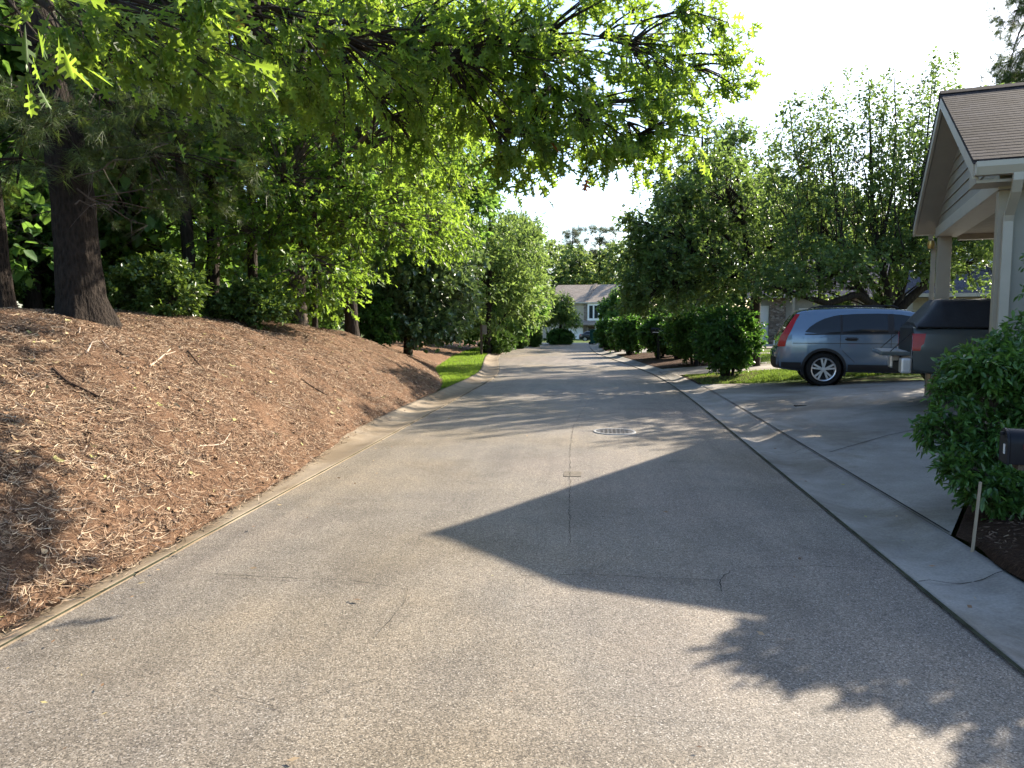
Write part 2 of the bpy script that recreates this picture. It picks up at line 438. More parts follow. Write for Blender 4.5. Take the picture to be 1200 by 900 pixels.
def axis(segs):
    out = []
    for a, b, st in segs: out += list(np.arange(a, b, st))
    return np.array(out+[segs[-1][1]])
gx = axis([(-900,-100,100),(-100,-30,7),(-30,-12,1.5),(-12,-6,.5),(-6,4,.25),(4,14,.5),(14,40,2),(40,100,10),(100,900,100)])
gy = axis([(-120,-10,10),(-10,30,.4),(30,60,.8),(60,130,4),(130,300,20),(300,1500,150)])
X, Y = np.meshgrid(gx, gy, indexing='ij')
Z = H(X, Y)
on_left = X < toe(Y)
Z = np.where(on_left, Z-.06, Z)
inroad = (X > toe(Y)-.3) & (X < xr(Y)+GW+.3) & (Y < 66)
Z = np.where(inroad, np.minimum(Z, .0)-.14, Z)
court = (Y > 46) & (Y < 66) & (X > -16) & (X < 40)
Z = np.where(court, np.minimum(Z, 0)-.14, Z)
drivez = (Y > 2) & (Y < 19.5) & (X > 2.2) & (X < 18)
Z = np.where(drivez, Z-.1, Z)
Z = np.where((Y > 19.4) & (Y < 75) & (X > xr(Y)) & (X < 14), Z-.02, Z)
struct(grid_mesh('ground', np.stack([X,Y,Z],-1), M['ground']))

# road
ys = np.concatenate([np.arange(-9, 24, .5), np.arange(24, 52.1, 1)])
tt = np.linspace(0, 1, 13)
P = np.array([[(xl(y)*(1-t)+xr(y)*t, y, .012*math.sin(math.pi*t)+dip(y)) for t in tt] for y in ys])
struct(grid_mesh('road', P, M['asphalt']))
mb = MB()
# the cross street at the end, a flat sheet with its own far edge
P = np.array([[(x, y, dip(y)-.002) for y in np.linspace(52, 58, 7)] for x in np.linspace(-15, 38, 40)])
struct(grid_mesh('cross_street', P, M['concrete']))

# gutters
def ribbon(edge, sign, prof, y0, y1, st, name, mat):
    ys = np.arange(y0, y1+.01, st)
    P = np.array([[(edge(y)+sign*o, y, z+dip(y)) for o, z in prof] for y in ys])
    return struct(grid_mesh(name, P, mat))
ribbon(xl, -1, [(.0,-.03),(0.004,.016),(.03,.018),(.09,.006),(.24,-.006),(.42,.02),(.54,.065),(.6,.08),(.601,-.1)], -9, 51.5, .5, 'gutter_left', M['gutter'])
ribbon(xr, 1, [(.0,-.03),(0.004,.016),(.03,.018),(.09,.004),(.24,-.012),(.42,.012),(.54,.05),(.6,.064),(.601,-.1)], -9, 51.5, .5, 'gutter_right', M['concrete'])
# dark mossy joint between asphalt and gutter
for nm, edge, sg, wd in (('seam_right', xr, 1, .012), ('seam_left', xl, -1, .004)):
    ys = np.arange(-3, 45, .06)
    w = wd+.012*vnoise(ys, ys*0, 3.1, 5)
    P = np.stack([np.stack([edge(ys)-sg*w, ys, np.full_like(ys,.0155)], -1), np.stack([edge(ys)+sg*.0035+0*w, ys, np.full_like(ys,.0205)], -1)], 1)
    struct(grid_mesh(nm, P, M['moss']))

# cracks and patches in the asphalt
def crack(pts, w, seed, z=.019):
    r = random.Random(seed); out = []
    for a, b in zip(pts, pts[1:]):
        a, b = Vector(a), Vector(b); n = max(2, int((b-a).length/.05))
        for i in range(n): out.append(a.lerp(b, i/n)+Vector((r.gauss(0,.005), r.gauss(0,.005), 0)))
    out.append(Vector(pts[-1])); L = []; Rr = []
    for i, p in enumerate(out):
        t = (out[min(i+1,len(out)-1)]-out[max(i-1,0)]).normalized(); nn = Vector((-t.y,t.x,0))
        ww = w*max(.15, r.uniform(.2,1.25))
        L.append((p.x-nn.x*ww, p.y-nn.y*ww, z)); Rr.append((p.x+nn.x*ww, p.y+nn.y*ww, z))
    o = grid_mesh('road_crack', np.array([L,Rr]), M['crack'], smooth=False); return struct(o)
def pxs(*a): return [gnd(x,y) for x, y in a]
crack(pxs((610,678),(690,676),(760,680),(842,683),(856,672),(880,668),(960,666),(1052,672)), .0035, 1)
crack(pxs((842,683),(846,697)), .004, 2)
crack(pxs((250,676),(330,680),(400,682),(455,690),(478,694)), .003, 3)
crack(pxs((478,694),(472,712),(440,750)), .0018, 4)
crack(pxs((668,640),(667,600),(668,562),(668,530),(672,500),(690,470)), .0028, 5)
crack(pxs((760,420),(775,438),(790,450)), .011, 6)
crack(pxs((700,470),(740,475),(800,472)), .007, 7)
crack(pxs((230,810),(330,835),(400,810),(440,800)), .0016, 8)
crack(pxs((740,845),(790,850),(850,853)), .0015, 9)
crack(pxs((560,466),(640,464),(720,463)), .009, 10)
c = gnd(671,557)
struct(MB().box(c.x-.09,c.x+.09,c.y-.13,c.y+.13,.006,.0168).build('road_patch', paint('rust_patch',(.17,.15,.125),.9,.1,.3,20)))

# driveway slab
O_near = gnd(1145,187,3.3); O_far = gnd(1073,264,3.3)
HU = (O_far-O_near); HW = HU.length; HU = HU/HW; HV = Vector((HU.y,-HU.x,0)); HROT = math.atan2(HV.y, HV.x)
n0 = Vector((2.545,5.55,0)); f0 = Vector((2.5,18.5,0))
rows = []
for s in np.linspace(0, 1, 60):
    # left edge follows the gutter, the slab then runs back to the house
    yl_ = n0.y+(f0.y-n0.y)*s
    a = Vector((float(xr(yl_))+GW+.004, yl_, 0))
    # far end at the back of the carport
    b = O_near+HV*9+HU*(-1.2+s*(HW+4.0)); row = []
    mid = O_near+HV*.3+HU*(.35+s*(HW+2.3))
    for t in np.linspace(0, 1, 50):
        p = (a.lerp(mid, t/.5) if t < .5 else mid.lerp(b, (t-.5)/.5))
        row.append((p.x, p.y, Hs(p.x,p.y)+.005))
    rows.append(row)
struct(grid_mesh('driveway', np.array(rows), M['drive']))
def joint(pts, w, name='driveway_joint'):
    L = []; Rr = []; out = []
    for a, b in zip(pts, pts[1:]):
        n = max(2, int((b-a).length/.12)); out += [a.lerp(b, i/n) for i in range(n)]
    out.append(pts[-1])
    for i, p in enumerate(out):
        t = (out[min(i+1,len(out)-1)]-out[max(i-1,0)]); t.z = 0; t.normalize(); nn = Vector((-t.y,t.x,0))
        z = Hs(p.x,p.y)+.0125; L.append((p.x-nn.x*w,p.y-nn.y*w,z)); Rr.append((p.x+nn.x*w,p.y+nn.y*w,z))
    struct(grid_mesh(name, np.array([L,Rr]), M['crack']))
joint([Vector((float(xr(y))+GW+.02, y, 0)) for y in np.arange(5.6, 18, .5)], .008)
joint([gnd(972,533,.05), gnd(1040,515,.1), gnd(1120,497,.2), gnd(1180,485,.25)], .0055)
joint([gnd(1010,484,.12), gnd(1060,480,.2), gnd(1100,474,.25)], .004)
c = gnd(938,478,.1); z = Hs(c.x,c.y)
struct(MB().box(c.x-.1,c.x+.1,c.y-.06,c.y+.06,z-.02,z+.013).build('driveway_stain', M['crack']))
def gutter_joint(p, q, w=.004):
    ts = np.linspace(0, 1, 9); pr = [.012,.018,.004,-.008,-.012,-.005,.012,.045,.064]
    L = [(p.x+(q.x-p.x)*t, p.y-w+(q.y-p.y)*t, .01+pr[i]) for i, t in enumerate(ts)]; Rr = [(a[0], a[1]+2*w, a[2]) for a in L]
    struct(grid_mesh('gutter_joint', np.array([L,Rr]), M['crack']))
for yj in (4.65, 9.1, 13.6): gutter_joint(Vector((float(xr(yj))+.02,yj,0)), Vector((float(xr(yj))+GW-.02,yj+.12,0)))
for yj in (10.6, 12.4, 15.0, 18.0): gutter_joint(Vector((float(xl(yj))-GW+.02,yj,0)), Vector((float(xl(yj))-.02,yj,0)))

# soil bed at the near right under the bush
rows = []
for s in np.linspace(0, 1, 36):
    y = 1.0+s*4.5; x0 = float(xr(y))+GW+.004+.03*math.sin(y*5)
    row = []
    for u in np.linspace(0,1,60):
        dx = (u**1.6)*6; x = x0+dx; yt = 5.525+1.765*min(dx,1.75); yy = 1.0+s*(yt-1.0)
        row.append((x, yy, Hs(x,yy)+.004+(.016+.035*min(1,u*20)+.03*float(vnoise(x,yy,5,3)))*min(1,(1-s)*9)))
    rows.append(row)
struct(grid_mesh('mulch_bed', np.array(rows), M['soil']))

# the pine straw bank and woodland floor, one sheet
ys = axis([(-8,1,.3),(1,16,.055),(16,24,.12),(24,50,.4),(50,90,2)])
ss = np.concatenate([np.arange(0,4.4,.055), np.arange(4.4,8,.3), np.arange(8,46,2.5)])
edge = toe(ys)+.07*vnoise(ys,ys*0,2.3,7)+.03*vnoise(ys,ys*0,7,8)
XX = edge[:,None]-ss[None,:]; YY = np.repeat(ys[:,None], len(ss), 1)
ZZ = H(XX,YY)+.012+(.055*vnoise(XX,YY,4.4,4)+.03*vnoise(XX,YY,11,14)+.02*vnoise(XX,YY,21,15))*np.minimum(1,.3+ss*3)[None,:]
ZZ[:,0] = np.maximum(.01, ZZ[:,0]-.035)
struct(grid_mesh('pine_straw_bank', np.stack([XX,YY,ZZ],-1), M['straw']))

def bank_normal(x, y):
    e = .06
    nx = -(H(x+e,y)-H(x-e,y))/(2*e); ny = -(H(x,y+e)-H(x,y-e))/(2*e)
    n = np.stack([nx,ny,np.ones_like(nx)],-1); return n/np.linalg.norm(n,axis=1,keepdims=True)

def scatter_strips(name, mat, n, rs, lmin, lmax, wmin, wmax, yfun, smax, lift=.02, curl=.0, tintpow=1.0, spow=1.0):
    y = yfun(rs.random(n)); s = (rs.random(n)**spow)*smax; x = toe(y)-s-.0
    # drift a little of it over the gutter
    x = x+np.abs(rs.normal(0,.05,n))*(s < .25)
    z = np.where(x > toe(y), .03, H(x,y)+.018)+rs.random(n)*lift
    N = bank_normal(x,y); a = rs.random(n)*2*np.pi
    D = np.stack([np.cos(a),np.sin(a),rs.normal(0,.18,n)],-1); D -= N*(np.sum(D*N,1)[:,None])*.85
    D /= np.linalg.norm(D,axis=1,keepdims=True)
    N2 = N+rs.normal(0,.35,(n,3)); W = np.cross(D,N2); W /= np.linalg.norm(W,axis=1,keepdims=True)
    L = (lmin+(lmax-lmin)*rs.random(n))[:,None]*.5; w = (wmin+(wmax-wmin)*rs.random(n))[:,None]*.5
    C = np.stack([x,y,z],-1); up = np.cross(W,D)*curl*L
    V = np.stack([C-D*L-W*w, C-up-W*w*1.2, C+D*L-W*w*.5, C+D*L+W*w*.5, C-up+W*w*1.2, C-D*L+W*w],1).reshape(-1,3)
    base = np.arange(n)*6
    q = np.stack([base,base+1,base+4,base+5, base+1,base+2,base+3,base+4],-1).ravel()
    return np_mesh(name, V, q, np.full(2*n,4), mat, None, np.repeat(rs.random(n)**tintpow,6))
rs = np.random.default_rng(3)
yn = lambda u: 1.6*(26/1.6)**u
tag(scatter_strips('pine_straw', M['straw_bits'], 230000, rs, .05,.16,.002,.005, yn, 5.2, .035, .3), kind='stuff')
tag(scatter_strips('leaf_litter', M['dead_leaf'], 3800, rs, .03,.08,.015,.035, yn, 4.6, .03, .5, 1.2), kind='stuff')
tag(scatter_strips('small_twigs', M['twig'], 1500, rs, .10,.34,.004,.009, yn, 4.4, .04, .3), kind='stuff')

# sticks lying on the straw
def stick(pts, rad, label, group=None, mat='twig', sub=None):
    P = [];
    for a in pts:
        P.append(Vector(a))
    c = P[0].copy(); mb = MB(); mb.tube([p-c for p in P], [rad*(1-.5*i/(len(P)-1)) for i in range(len(P))], 6)
    for s_ in sub or []:
        mb.tube([Vector(p)-c for p in s_], [rad*.5,rad*.3], 5)
    o = mb.build('fallen_stick', M[mat], None, True); o.location = c
    return tag(o, label, 'stick', group)
def onbank(px, py, lift=.02):
    lo, hi = 2.0, 30.0
    for d in np.arange(2.5, 30, .04):
        p = at(px,py,d)
        if p.x < toe(p.y) and p.z < Hs(p.x,p.y)+.012:
            return Vector((p.x,p.y,Hs(p.x,p.y)+.012+lift))
        if p.z < 0: break
    return Vector((p.x,p.y,.05))
M['stick_dark'] = paint('dark_stick', (.05,.032,.022), .9, .1, .3, 12)
M['stick_pale'] = paint('pale_stick', (.42,.34,.27), .85, .15, .2, 12)
stick([onbank(62,438), onbank(78,450), onbank(98,460), onbank(118,472)], .022, 'thick dark fallen stick lying low on the pine straw bank', None, 'stick_dark')
stick([onbank(137,414), onbank(150,422), onbank(172,434)], .018, 'dark bent stick on the straw bank below the big pine', None, 'stick_dark')
stick([onbank(176,432), onbank(186,424), onbank(200,412)], .013, 'pale forked stick on the bank beside the dark bent one', None, 'stick_pale', [[onbank(194,418),onbank(206,414)]])
stick([onbank(102,416), onbank(108,404), onbank(120,402), onbank(128,412)], .010, 'pale arched twig on the straw in front of the big pine', None, 'stick_pale', [[onbank(120,402),onbank(126,398)]])
stick([onbank(220,414), onbank(232,428), onbank(240,436)], .011, 'thin brown stick midway along the straw bank', None, 'stick_dark')
stick([onbank(352,446), onbank(370,458), onbank(384,466)], .013, 'dark stick on the far part of the bank near the gutter', None, 'stick_dark')
stick([onbank(10,428), onbank(24,438)], .012, 'short stick in the shade at the far left of the bank', None, 'stick_dark')
stick([onbank(92,378), onbank(94,388), onbank(93,393)], .010, 'short pale stick standing in the straw at the foot of the big pine', None, 'stick_pale')
stick([onbank(234,528), onbank(250,527), onbank(262,523), onbank(270,512)], .008, 'curved pale twig low on the bank near the middle', None, 'stick_pale')

# grass
def blades(name, x, y, z, hgt, wid, rs, mat=None):
    n = len(x); a = rs.random(n)*2*np.pi; h = hgt*(.5+rs.random(n)); ln = rs.normal(0,.35,(n,2))*h[:,None]
    W = np.stack([np.cos(a),np.sin(a),0*a],-1)*(wid*(.6+.8*rs.random(n)))[:,None]
    C = np.stack([x,y,z],-1)
    m = C+np.stack([ln[:,0]*.35,ln[:,1]*.35,h*.6],-1); t = C+np.stack([ln[:,0],ln[:,1],h],-1)
    V = np.stack([C-W,C+W,m+W*.7,t,m-W*.7],1).reshape(-1,3); b = np.arange(n)*5
    q = np.stack([b,b+1,b+2,b+3,b+4],-1).ravel()
    o = np_mesh(name, V, q, np.full(n,5), mat or M['grass'], None, np.repeat(rs.random(n),5)); return tag(o, kind='stuff')
n = 26000; y = 16.2+(rs.random(n)**1.6)*27; u = rs.random(n)
x = toe(y)+.05+(xl(y)-GW-.02-toe(y))*u+rs.normal(0,.03,n)
ok = (x < xl(y)-GW-.01) & (toe(y)+.05 < xl(y)-GW-.1); x, y = x[ok], y[ok]
blades('verge_grass', x, y, np.full_like(x,.045)+dip(y), .055, .007, rs)
# sheet of turf below the blades, flush with the gutter
ysv = np.arange(16.5, 50, .5)
P = np.array([[(toe(y)+.1*(1-u)*0+(xl(y)-GW-.003-toe(y))*u, y, .056+dip(y)+.01*math.sin(u*3.1)) for u in np.linspace(0,1,6)] for y in ysv])
o = struct(grid_mesh('grass_verge', P, M['ground']))
n = 16000; y = 18.3+(rs.random(n)**1.3)*3.2; x = xr(y)+GW+.06+rs.random(n)*(6.5); z = H(x,y)
blades('lawn_strip', x, y, z-.02, .06, .008, rs, M['lawn_dull'])
n = 14000; y = 23.5+rs.random(n)*8; x = 4.5+rs.random(n)*10; blades('neighbour_lawn', x, y, H(x,y)-.02, .06, .01, rs, M['lawn_dull'])
# neighbours' driveways on the right
def slab(name, c, mat=M['drive'], dz=.012):
    P = np.array([[tuple(c[0].lerp(c[1],u).lerp(c[3].lerp(c[2],u),v)) for v in np.linspace(0,1,14)] for u in np.linspace(0,1,8)])
    P[...,2] = H(P[...,0],P[...,1])+dz
    return struct(grid_mesh(name, P, mat))
V3 = lambda x, y: Vector((x,y,0))
slab('neighbour_driveway', [V3(float(xr(21.6))+GW+.003,21.6), V3(float(xr(24.4))+GW+.003,24.4), V3(16,25.2), V3(16,21.0)])
slab('far_driveway', [V3(float(xr(35.2))+GW+.003,35.2), V3(float(xr(38.8))+GW+.003,38.8), V3(14,40.5), V3(14,34.5)])
slab('footpath', [V3(5.2,29.2), V3(5.2,30.4), V3(16,30.8), V3(16,29.2)])
slab('hedge_bed', [V3(float(xr(24.6))+GW+.003,24.6), V3(float(xr(34.6))+GW+.003,34.6), V3(3.6,34.6), V3(5.2,24.6)], M['soil'], .02)
slab('hedge_bed', [V3(float(xr(38.9))+GW+.003,38.9), V3(float(xr(45))+GW+.003,45), V3(3.0,45), V3(3.3,38.9)], M['soil'], .02)
slab('bush_bed', [V3(float(xr(18.4))+GW+.003,18.4), V3(float(xr(21.0))+GW+.003,21.0), V3(4.5,21.0), V3(3.6,18.4)], M['soil'], .015)
# far driveway up to the townhouse
fa = gnd(672,398,-.9); 

# bits of leaf and grit on the asphalt and in the gutters
n = 260; y = 2.2+(rs.random(n)**1.5)*22; e = rs.random(n); x = np.where(e < .45, xl(y)+np.abs(rs.normal(0,.35,n)), np.where(e < .75, xr(y)+GW*rs.random(n), xl(y)+(xr(y)-xl(y))*rs.random(n)))
z = .024+.012*rs.random(n); a = rs.random(n)*6.28; L = .008+.022*rs.random(n)**2
D = np.stack([np.cos(a),np.sin(a),rs.normal(0,.15,n)],-1); W_ = np.stack([-np.sin(a),np.cos(a),rs.normal(0,.25,n)],-1); C = np.stack([x,y,z],-1)
V = np.stack([C-D*L[:,None],C-W_*L[:,None]*.45,C+D*L[:,None],C+W_*L[:,None]*.45],1).reshape(-1,3)
tag(np_mesh('road_litter', V, np.arange(4*n), np.full(n,4), M['dead_leaf'], None, np.repeat(rs.random(n),4)), kind='stuff')

# loose bark on the soil bed under the near shrub
n = 9000; y = 2.0+rs.random(n)*5; x = xr(y)+GW+.03+rs.random(n)*2.6; s_ = (y-1)/4.5; z = H(x,y)+.062+.014*rs.random(n)
ok = y < 5.2+(x-2.5)*1.7; x, y, z = x[ok], y[ok], z[ok]; n = len(x)
a = rs.random(n)*6.28; L = (.006+.016*rs.random(n))[:,None]; D = np.stack([np.cos(a),np.sin(a),rs.normal(0,.2,n)],-1)*L; W_ = np.stack([-np.sin(a),np.cos(a),rs.normal(0,.3,n)],-1)*L*.3; C = np.stack([x,y,z],-1)
V = np.stack([C-D-W_,C+D-W_*.6,C+D+W_*.6,C-D+W_],1).reshape(-1,3)
tag(np_mesh('bark_chips', V, np.arange(4*n), np.full(n,4), M['bark_chip'], None, np.repeat(rs.random(n),4)), kind='stuff')
# ------------------------------------------------------------------ foliage
def template_oval(w=.36, fold=.12):
    v = np.array([(0,0,0),(.35,w,fold),(.75,w*.62,fold*.7),(1,0,-.06),(.75,-w*.62,fold*.7),(.35,-w,fold)], float)
    return v, [(0,3,2,1),(0,5,4,3)]
def template_quad(w=.42):
    return np.array([(0,0,0),(.5,w,.06),(1,0,-.05),(.5,-w,.06)], float), [(0,3,2,1)]
def template_oak():
    half = [(.02,.03),(.2,.05),(.24,.20),(.34,.24),(.36,.09),(.46,.08),(.54,.34),(.66,.36),(.62,.12),(.72,.10),(.84,.24),(.88,.20),(.85,.06),(1.0,.0)]
    n = len(half)
    up = [(x,y,.30*abs(y)-.16*x*x) for x,y in half]; dn = [(x,-y,.22*abs(y)-.16*x*x) for x,y in half[:-1]]
    v = np.array([(-.22,0,.02)]+up+dn, float)
    f1 = [0]+list(range(1,n+1)); f2 = [0,n]+list(range(n+len(dn),n,-1))
    return v, [tuple(f1), tuple(f2)]
def template_lobed():
    v = np.array([(0,0,0),(.3,.22,.04),(.42,.09,0),(.62,.34,.05),(.72,.1,0),(1,0,-.05),(.72,-.1,0),(.62,-.34,.05),(.42,-.09,0),(.3,-.22,.04)], float)
    return v, [(0,5,4,3,2,1),(0,9,8,7,6,5)]
def template_needles():
    r = random.Random(2); v = []; f = []
    for k in range(7):
        a = r.uniform(-.9,.9); b = r.uniform(-.7,.7); c = Vector((math.cos(a)*math.cos(b), math.sin(a)*math.cos(b), math.sin(b)))
        w = Vector((-c.y,c.x,.3)).normalized()*.018; o = len(v)
        v += [tuple(-w),tuple(w),tuple(c)]; f.append((o,o+1,o+2))
    return np.array(v, float), f
TPL = {'oval':template_oval(), 'narrow':template_oval(.22,.08), 'quad':template_quad(), 'oak':template_oak(), 'lobed':template_lobed(), 'needle':template_needles()}

def leaves(name, P, D, N, Sz, tpl, mat, parent, rs):
    v, fs = TPL[tpl]; n = len(P); k = len(v)
    D = D/np.maximum(np.linalg.norm(D,axis=1,keepdims=True),1e-6)
    N = N-D*np.sum(N*D,1,keepdims=True); N /= np.maximum(np.linalg.norm(N,axis=1,keepdims=True),1e-6)
    Y = np.cross(N,D)
    V = P[:,None,:]+Sz[:,None,None]*(v[None,:,0:1]*D[:,None,:]+v[None,:,1:2]*Y[:,None,:]+v[None,:,2:3]*N[:,None,:])
    flat = np.concatenate([np.array(f) for f in fs]); sizes = np.array([len(f) for f in fs])
    idx = (np.arange(n)*k)[:,None]+flat[None,:]
    return np_mesh(name, V.reshape(-1,3), idx.ravel(), np.tile(sizes,n), mat, parent, np.repeat(rs.random(n),k))

def unit(rs, n):
    a = rs.normal(0,1,(n,3)); return a/np.linalg.norm(a,axis=1,keepdims=True)

def crown_points(rs, lobes, n, shell=.55):
    """cluster centres inside ellipsoids (cx,cy,cz,rx,ry,rz,weight), more of them towards the outside"""
    w = np.array([l[6] for l in lobes], float); pick = rs.choice(len(lobes), n, p=w/w.sum())
    L = np.array([l[:6] for l in lobes])[pick]
    r = rs.random(n)**(shell*.6)
    return L[:,:3]+unit(rs,n)*r[:,None]*L[:,3:6]*(.85+.3*rs.random(n))[:,None], pick

def make_tree(name, label, cat, base, rs, lobes, trunk, nclump, per, cr, size, tpl, leafm, barkm, limb_r=.06, droop=.25, upb=.8,
              group=None, twigs=True, twig_dir=(0,0,0), limb_from=.45, shell=.55, trunk_sides=10, sub=True, ntw=5, limbs=True, trunk_obj=None, zmin=None, kind='trunk', extra=None, chain=None):
    """lobes and trunk in world coordinates, stored relative to base; trunk: list of (point, radius)"""
    base = Vector(base); root = thing(name, label, cat, base, 0, group); b = np.array(base)
    mb = MB(); tp = [Vector(p)-base for p,_ in trunk]; tr = [r for _,r in trunk]
    mb.tube(tp, tr, trunk_sides)
    C, pick = crown_points(rs, lobes, nclump, shell)
    if zmin is not None: C[:,2] = np.maximum(C[:,2], zmin+rs.random(nclump)*.3)
    C = C-b
    limb_pts = []; limb_rad = []
    if limbs:
        m = len(tp)
        for i, l in enumerate(lobes):
            c = Vector(l[:3])-base
            # leave the trunk below the lobe
            t = min(m-1.001, max(limb_from*(m-1), (m-1)*min(1,max(0,(c.z-.6*(Vector((c.x,c.y,0))-Vector((tp[0].x,tp[0].y,0))).length-tp[0].z)/max(.1,tp[-1].z-tp[0].z)))))
            k = int(t); s = tp[k].lerp(tp[k+1], t-k); r0 = min(limb_r, (tr[k]*(1-(t-k))+tr[k+1]*(t-k))*.7)
            if chain and chain[i] is not None:
                s = limb_pts[chain[i]][4].copy(); r0 = limb_rad[chain[i]]*.78
            limb_rad.append(r0)
            mid = s.lerp(c,.5)+Vector((rs.normal(0,.12),rs.normal(0,.12),.12*(c-s).length)); pts = []
            for j in range(7):
                u = j/6; p = s*(1-u)**2+mid*2*u*(1-u)+c*u*u
                pts.append(p+Vector(rs.normal(0,.03,3))*(0<j<6)*(c-s).length*.35)
            mb.tube(pts, [r0*(1-.72*j/6) for j in range(7)], 6); limb_pts.append(pts)
    # cluster branches
    per_tw = max(1, per//ntw); P=[];D=[]
    outb = []
    for i in range(nclump):
        c = Vector(C[i])
        if limbs and twigs:
            pts = limb_pts[pick[i]]; j = min(range(1,7), key=lambda q:(pts[q]-c).length); s = pts[max(1,j-1)]
        else: s = c+Vector((0,0,-cr))
        o = (c-s); o = o.normalized() if o.length > 1e-5 else Vector((0,0,1)); outb.append(o)
        if limbs and twigs:
            mid = s.lerp(c,.5)+Vector((0,0,.06*(c-s).length)); q = min(limb_r*.28,.03)
            mb.tube([s,mid,c+o*cr*.4], [q,q*.6,q*.2], 4, False)
    O = np.array([tuple(o) for o in outb]); td = np.array(twig_dir)
    nt = nclump*ntw
    T = unit(rs,nt)*.8+np.repeat(O,ntw,0)*.7+td; T /= np.linalg.norm(T,axis=1,keepdims=True)
    Lt = cr*(.55+.75*rs.random(nt)); A = np.repeat(C,ntw,0)-T*Lt[:,None]*.15
    nl = nt*per_tw
    u = .12+.95*rs.random(nl); Ti = np.repeat(T,per_tw,0)
    P = np.repeat(A,per_tw,0)+Ti*(np.repeat(Lt,per_tw)*u)[:,None]+rs.normal(0,cr*.06,(nl,3))
    Dl = Ti*.7+unit(rs,nl)*.75+np.array([0,0,-droop]); N = unit(rs,nl)*.65+np.array([0,0,upb])
    sz = size*(.65+.6*rs.random(nl))
    if sub and twigs:
        # fine twigs as one tapering strip each
        W = np.cross(T, unit(rs,nt)); W /= np.linalg.norm(W,axis=1,keepdims=True); w = max(.0025,size*.03)
        B = A+T*Lt[:,None]
        tv = np.stack([A-W*w,A+W*w,B],1).reshape(-1,3); k0 = len(mb.v)
        mb.v += [tuple(p) for p in tv]; mb.f += [(k0+3*i,k0+3*i+1,k0+3*i+2) for i in range(nt)]
    if extra:
        for pts, rad in extra: mb.tube([Vector(p)-base for p in pts], rad, 7)
    t_ob = mb.build('trunk' if cat == 'tree' else 'stems', barkm, root, True, 0, 60)
    leaves('crown' if cat == 'tree' else 'foliage', P, Dl, N, sz, tpl, leafm, root, rs)
    return root

def lobe(px, py, d, wx, wy, dz, w=1.0):
    p = at(px,py,d); return (p.x,p.y,p.z,wx*d/F,dz,wy*d/F,w)
def shade_pts(pix, d, widths):
    return [(at(x,y,d), w*d/F/2) for (x,y), w in zip(pix,widths)]
def RS(n): return np.random.default_rng(n)

# --- overhanging oak: stands on the bank just left of the view, limbs reach over the road
B = Vector((-5.3,3.2,Hs(-5.3,3.2)-.1))
oak_lobes = [lobe(60,10,2.9,80,28,.4,.10), lobe(170,40,4.4,140,45,.8,.40), lobe(310,40,5.6,120,65,1.0,.8), lobe(430,70,6.2,110,75,1.2,1.1),
    lobe(550,80,6.6,100,80,1.0,1.3), lobe(640,70,6.8,110,80,1.0,1.4), lobe(690,150,7.0,90,42,.8,.9), lobe(605,178,6.6,36,32,.4,.4), lobe(775,60,7.2,50,60,.6,.55),
    lobe(838,20,7.2,46,20,.4,.28), lobe(765,165,7.2,52,24,.6,.35), lobe(838,88,7.4,36,20,.4,.2),
    lobe(420,-70,5.8,260,70,1.2,.45), lobe(640,-55,6.6,200,55,1.2,.4), lobe(480,160,7.2,60,40,.7,.3), lobe(520,105,9.6,70,50,.9,.9)]
make_tree('oak_tree', 'oak overhanging the road, its lobed leaves filling the upper left of the view', 'tree', B, RS(11), oak_lobes,
    [(B,.36),(B+Vector((.1,.1,1.2)),.29),(B+Vector((.25,.2,2.4)),.26),(B+Vector((.3,.5,3.8)),.22),(B+Vector((.5,.6,5.4)),.16),(B+Vector((.5,.6,8)),.08)],
    440, 23, .34, .122, 'oak', M['oak_leaf'], M['bark_dark'], .055, .55, .75, ntw=4, chain=[None,None,1,2,3,4,5,4,5,8,6,8,None,12,3,14])

# --- the big leaning pine on the bank, with dead lower twigs
pd = 9.0
trunk_px = [((98,392),82),((97,372),68),((94,345),58),((91,300),55),((86,240),52),((78,180),50),((66,120),47),((52,60),44),((38,0),41),((20,-80),36),((0,-200),28),((-20,-420),12)]
tb = at(97,372,pd); base = Vector((tb.x,tb.y,Hs(tb.x,tb.y)-.05))
pine_tr = [(at(x,y,pd), w*pd/F/2) for (x,y), w in trunk_px]
def detailed_trunk(pts, sides=46, rings=70, seed=1, flare=True):
    mb = MB(); n = len(pts); vs = []
    for i in range(rings+1):
        t = i/rings*(n-1)*.75; k = min(n-2,int(t)); u = t-k; p = Vector(pts[k][0]).lerp(Vector(pts[k+1][0]),u); r = pts[k][1]*(1-u)+pts[k+1][1]*u
        for s in range(sides):
            th = 2*math.pi*s/sides; d = Vector((math.cos(th),math.sin(th),0))
            q = p+d*r; ridge = mnoise.noise(Vector((d.x*6,d.y*6,q.z*1.1+seed)))*.045+mnoise.noise(Vector((d.x*14,d.y*14,q.z*3+seed)))*.03
            fl = .85+.2*math.exp(-max(0,(p.z-pts[1][0].z))*3.2)*(max(0,math.cos(th*3+.5+seed))**2+.9*max(0,math.cos(th-.2))**6) if flare else 1
            vs.append(p+d*r*(fl+ridge*1.9))
    fs = [(i*sides+s,i*sides+(s+1)%sides,(i+1)*sides+(s+1)%sides,(i+1)*sides+s) for i in range(rings) for s in range(sides)]
    return mb.add(vs,fs)
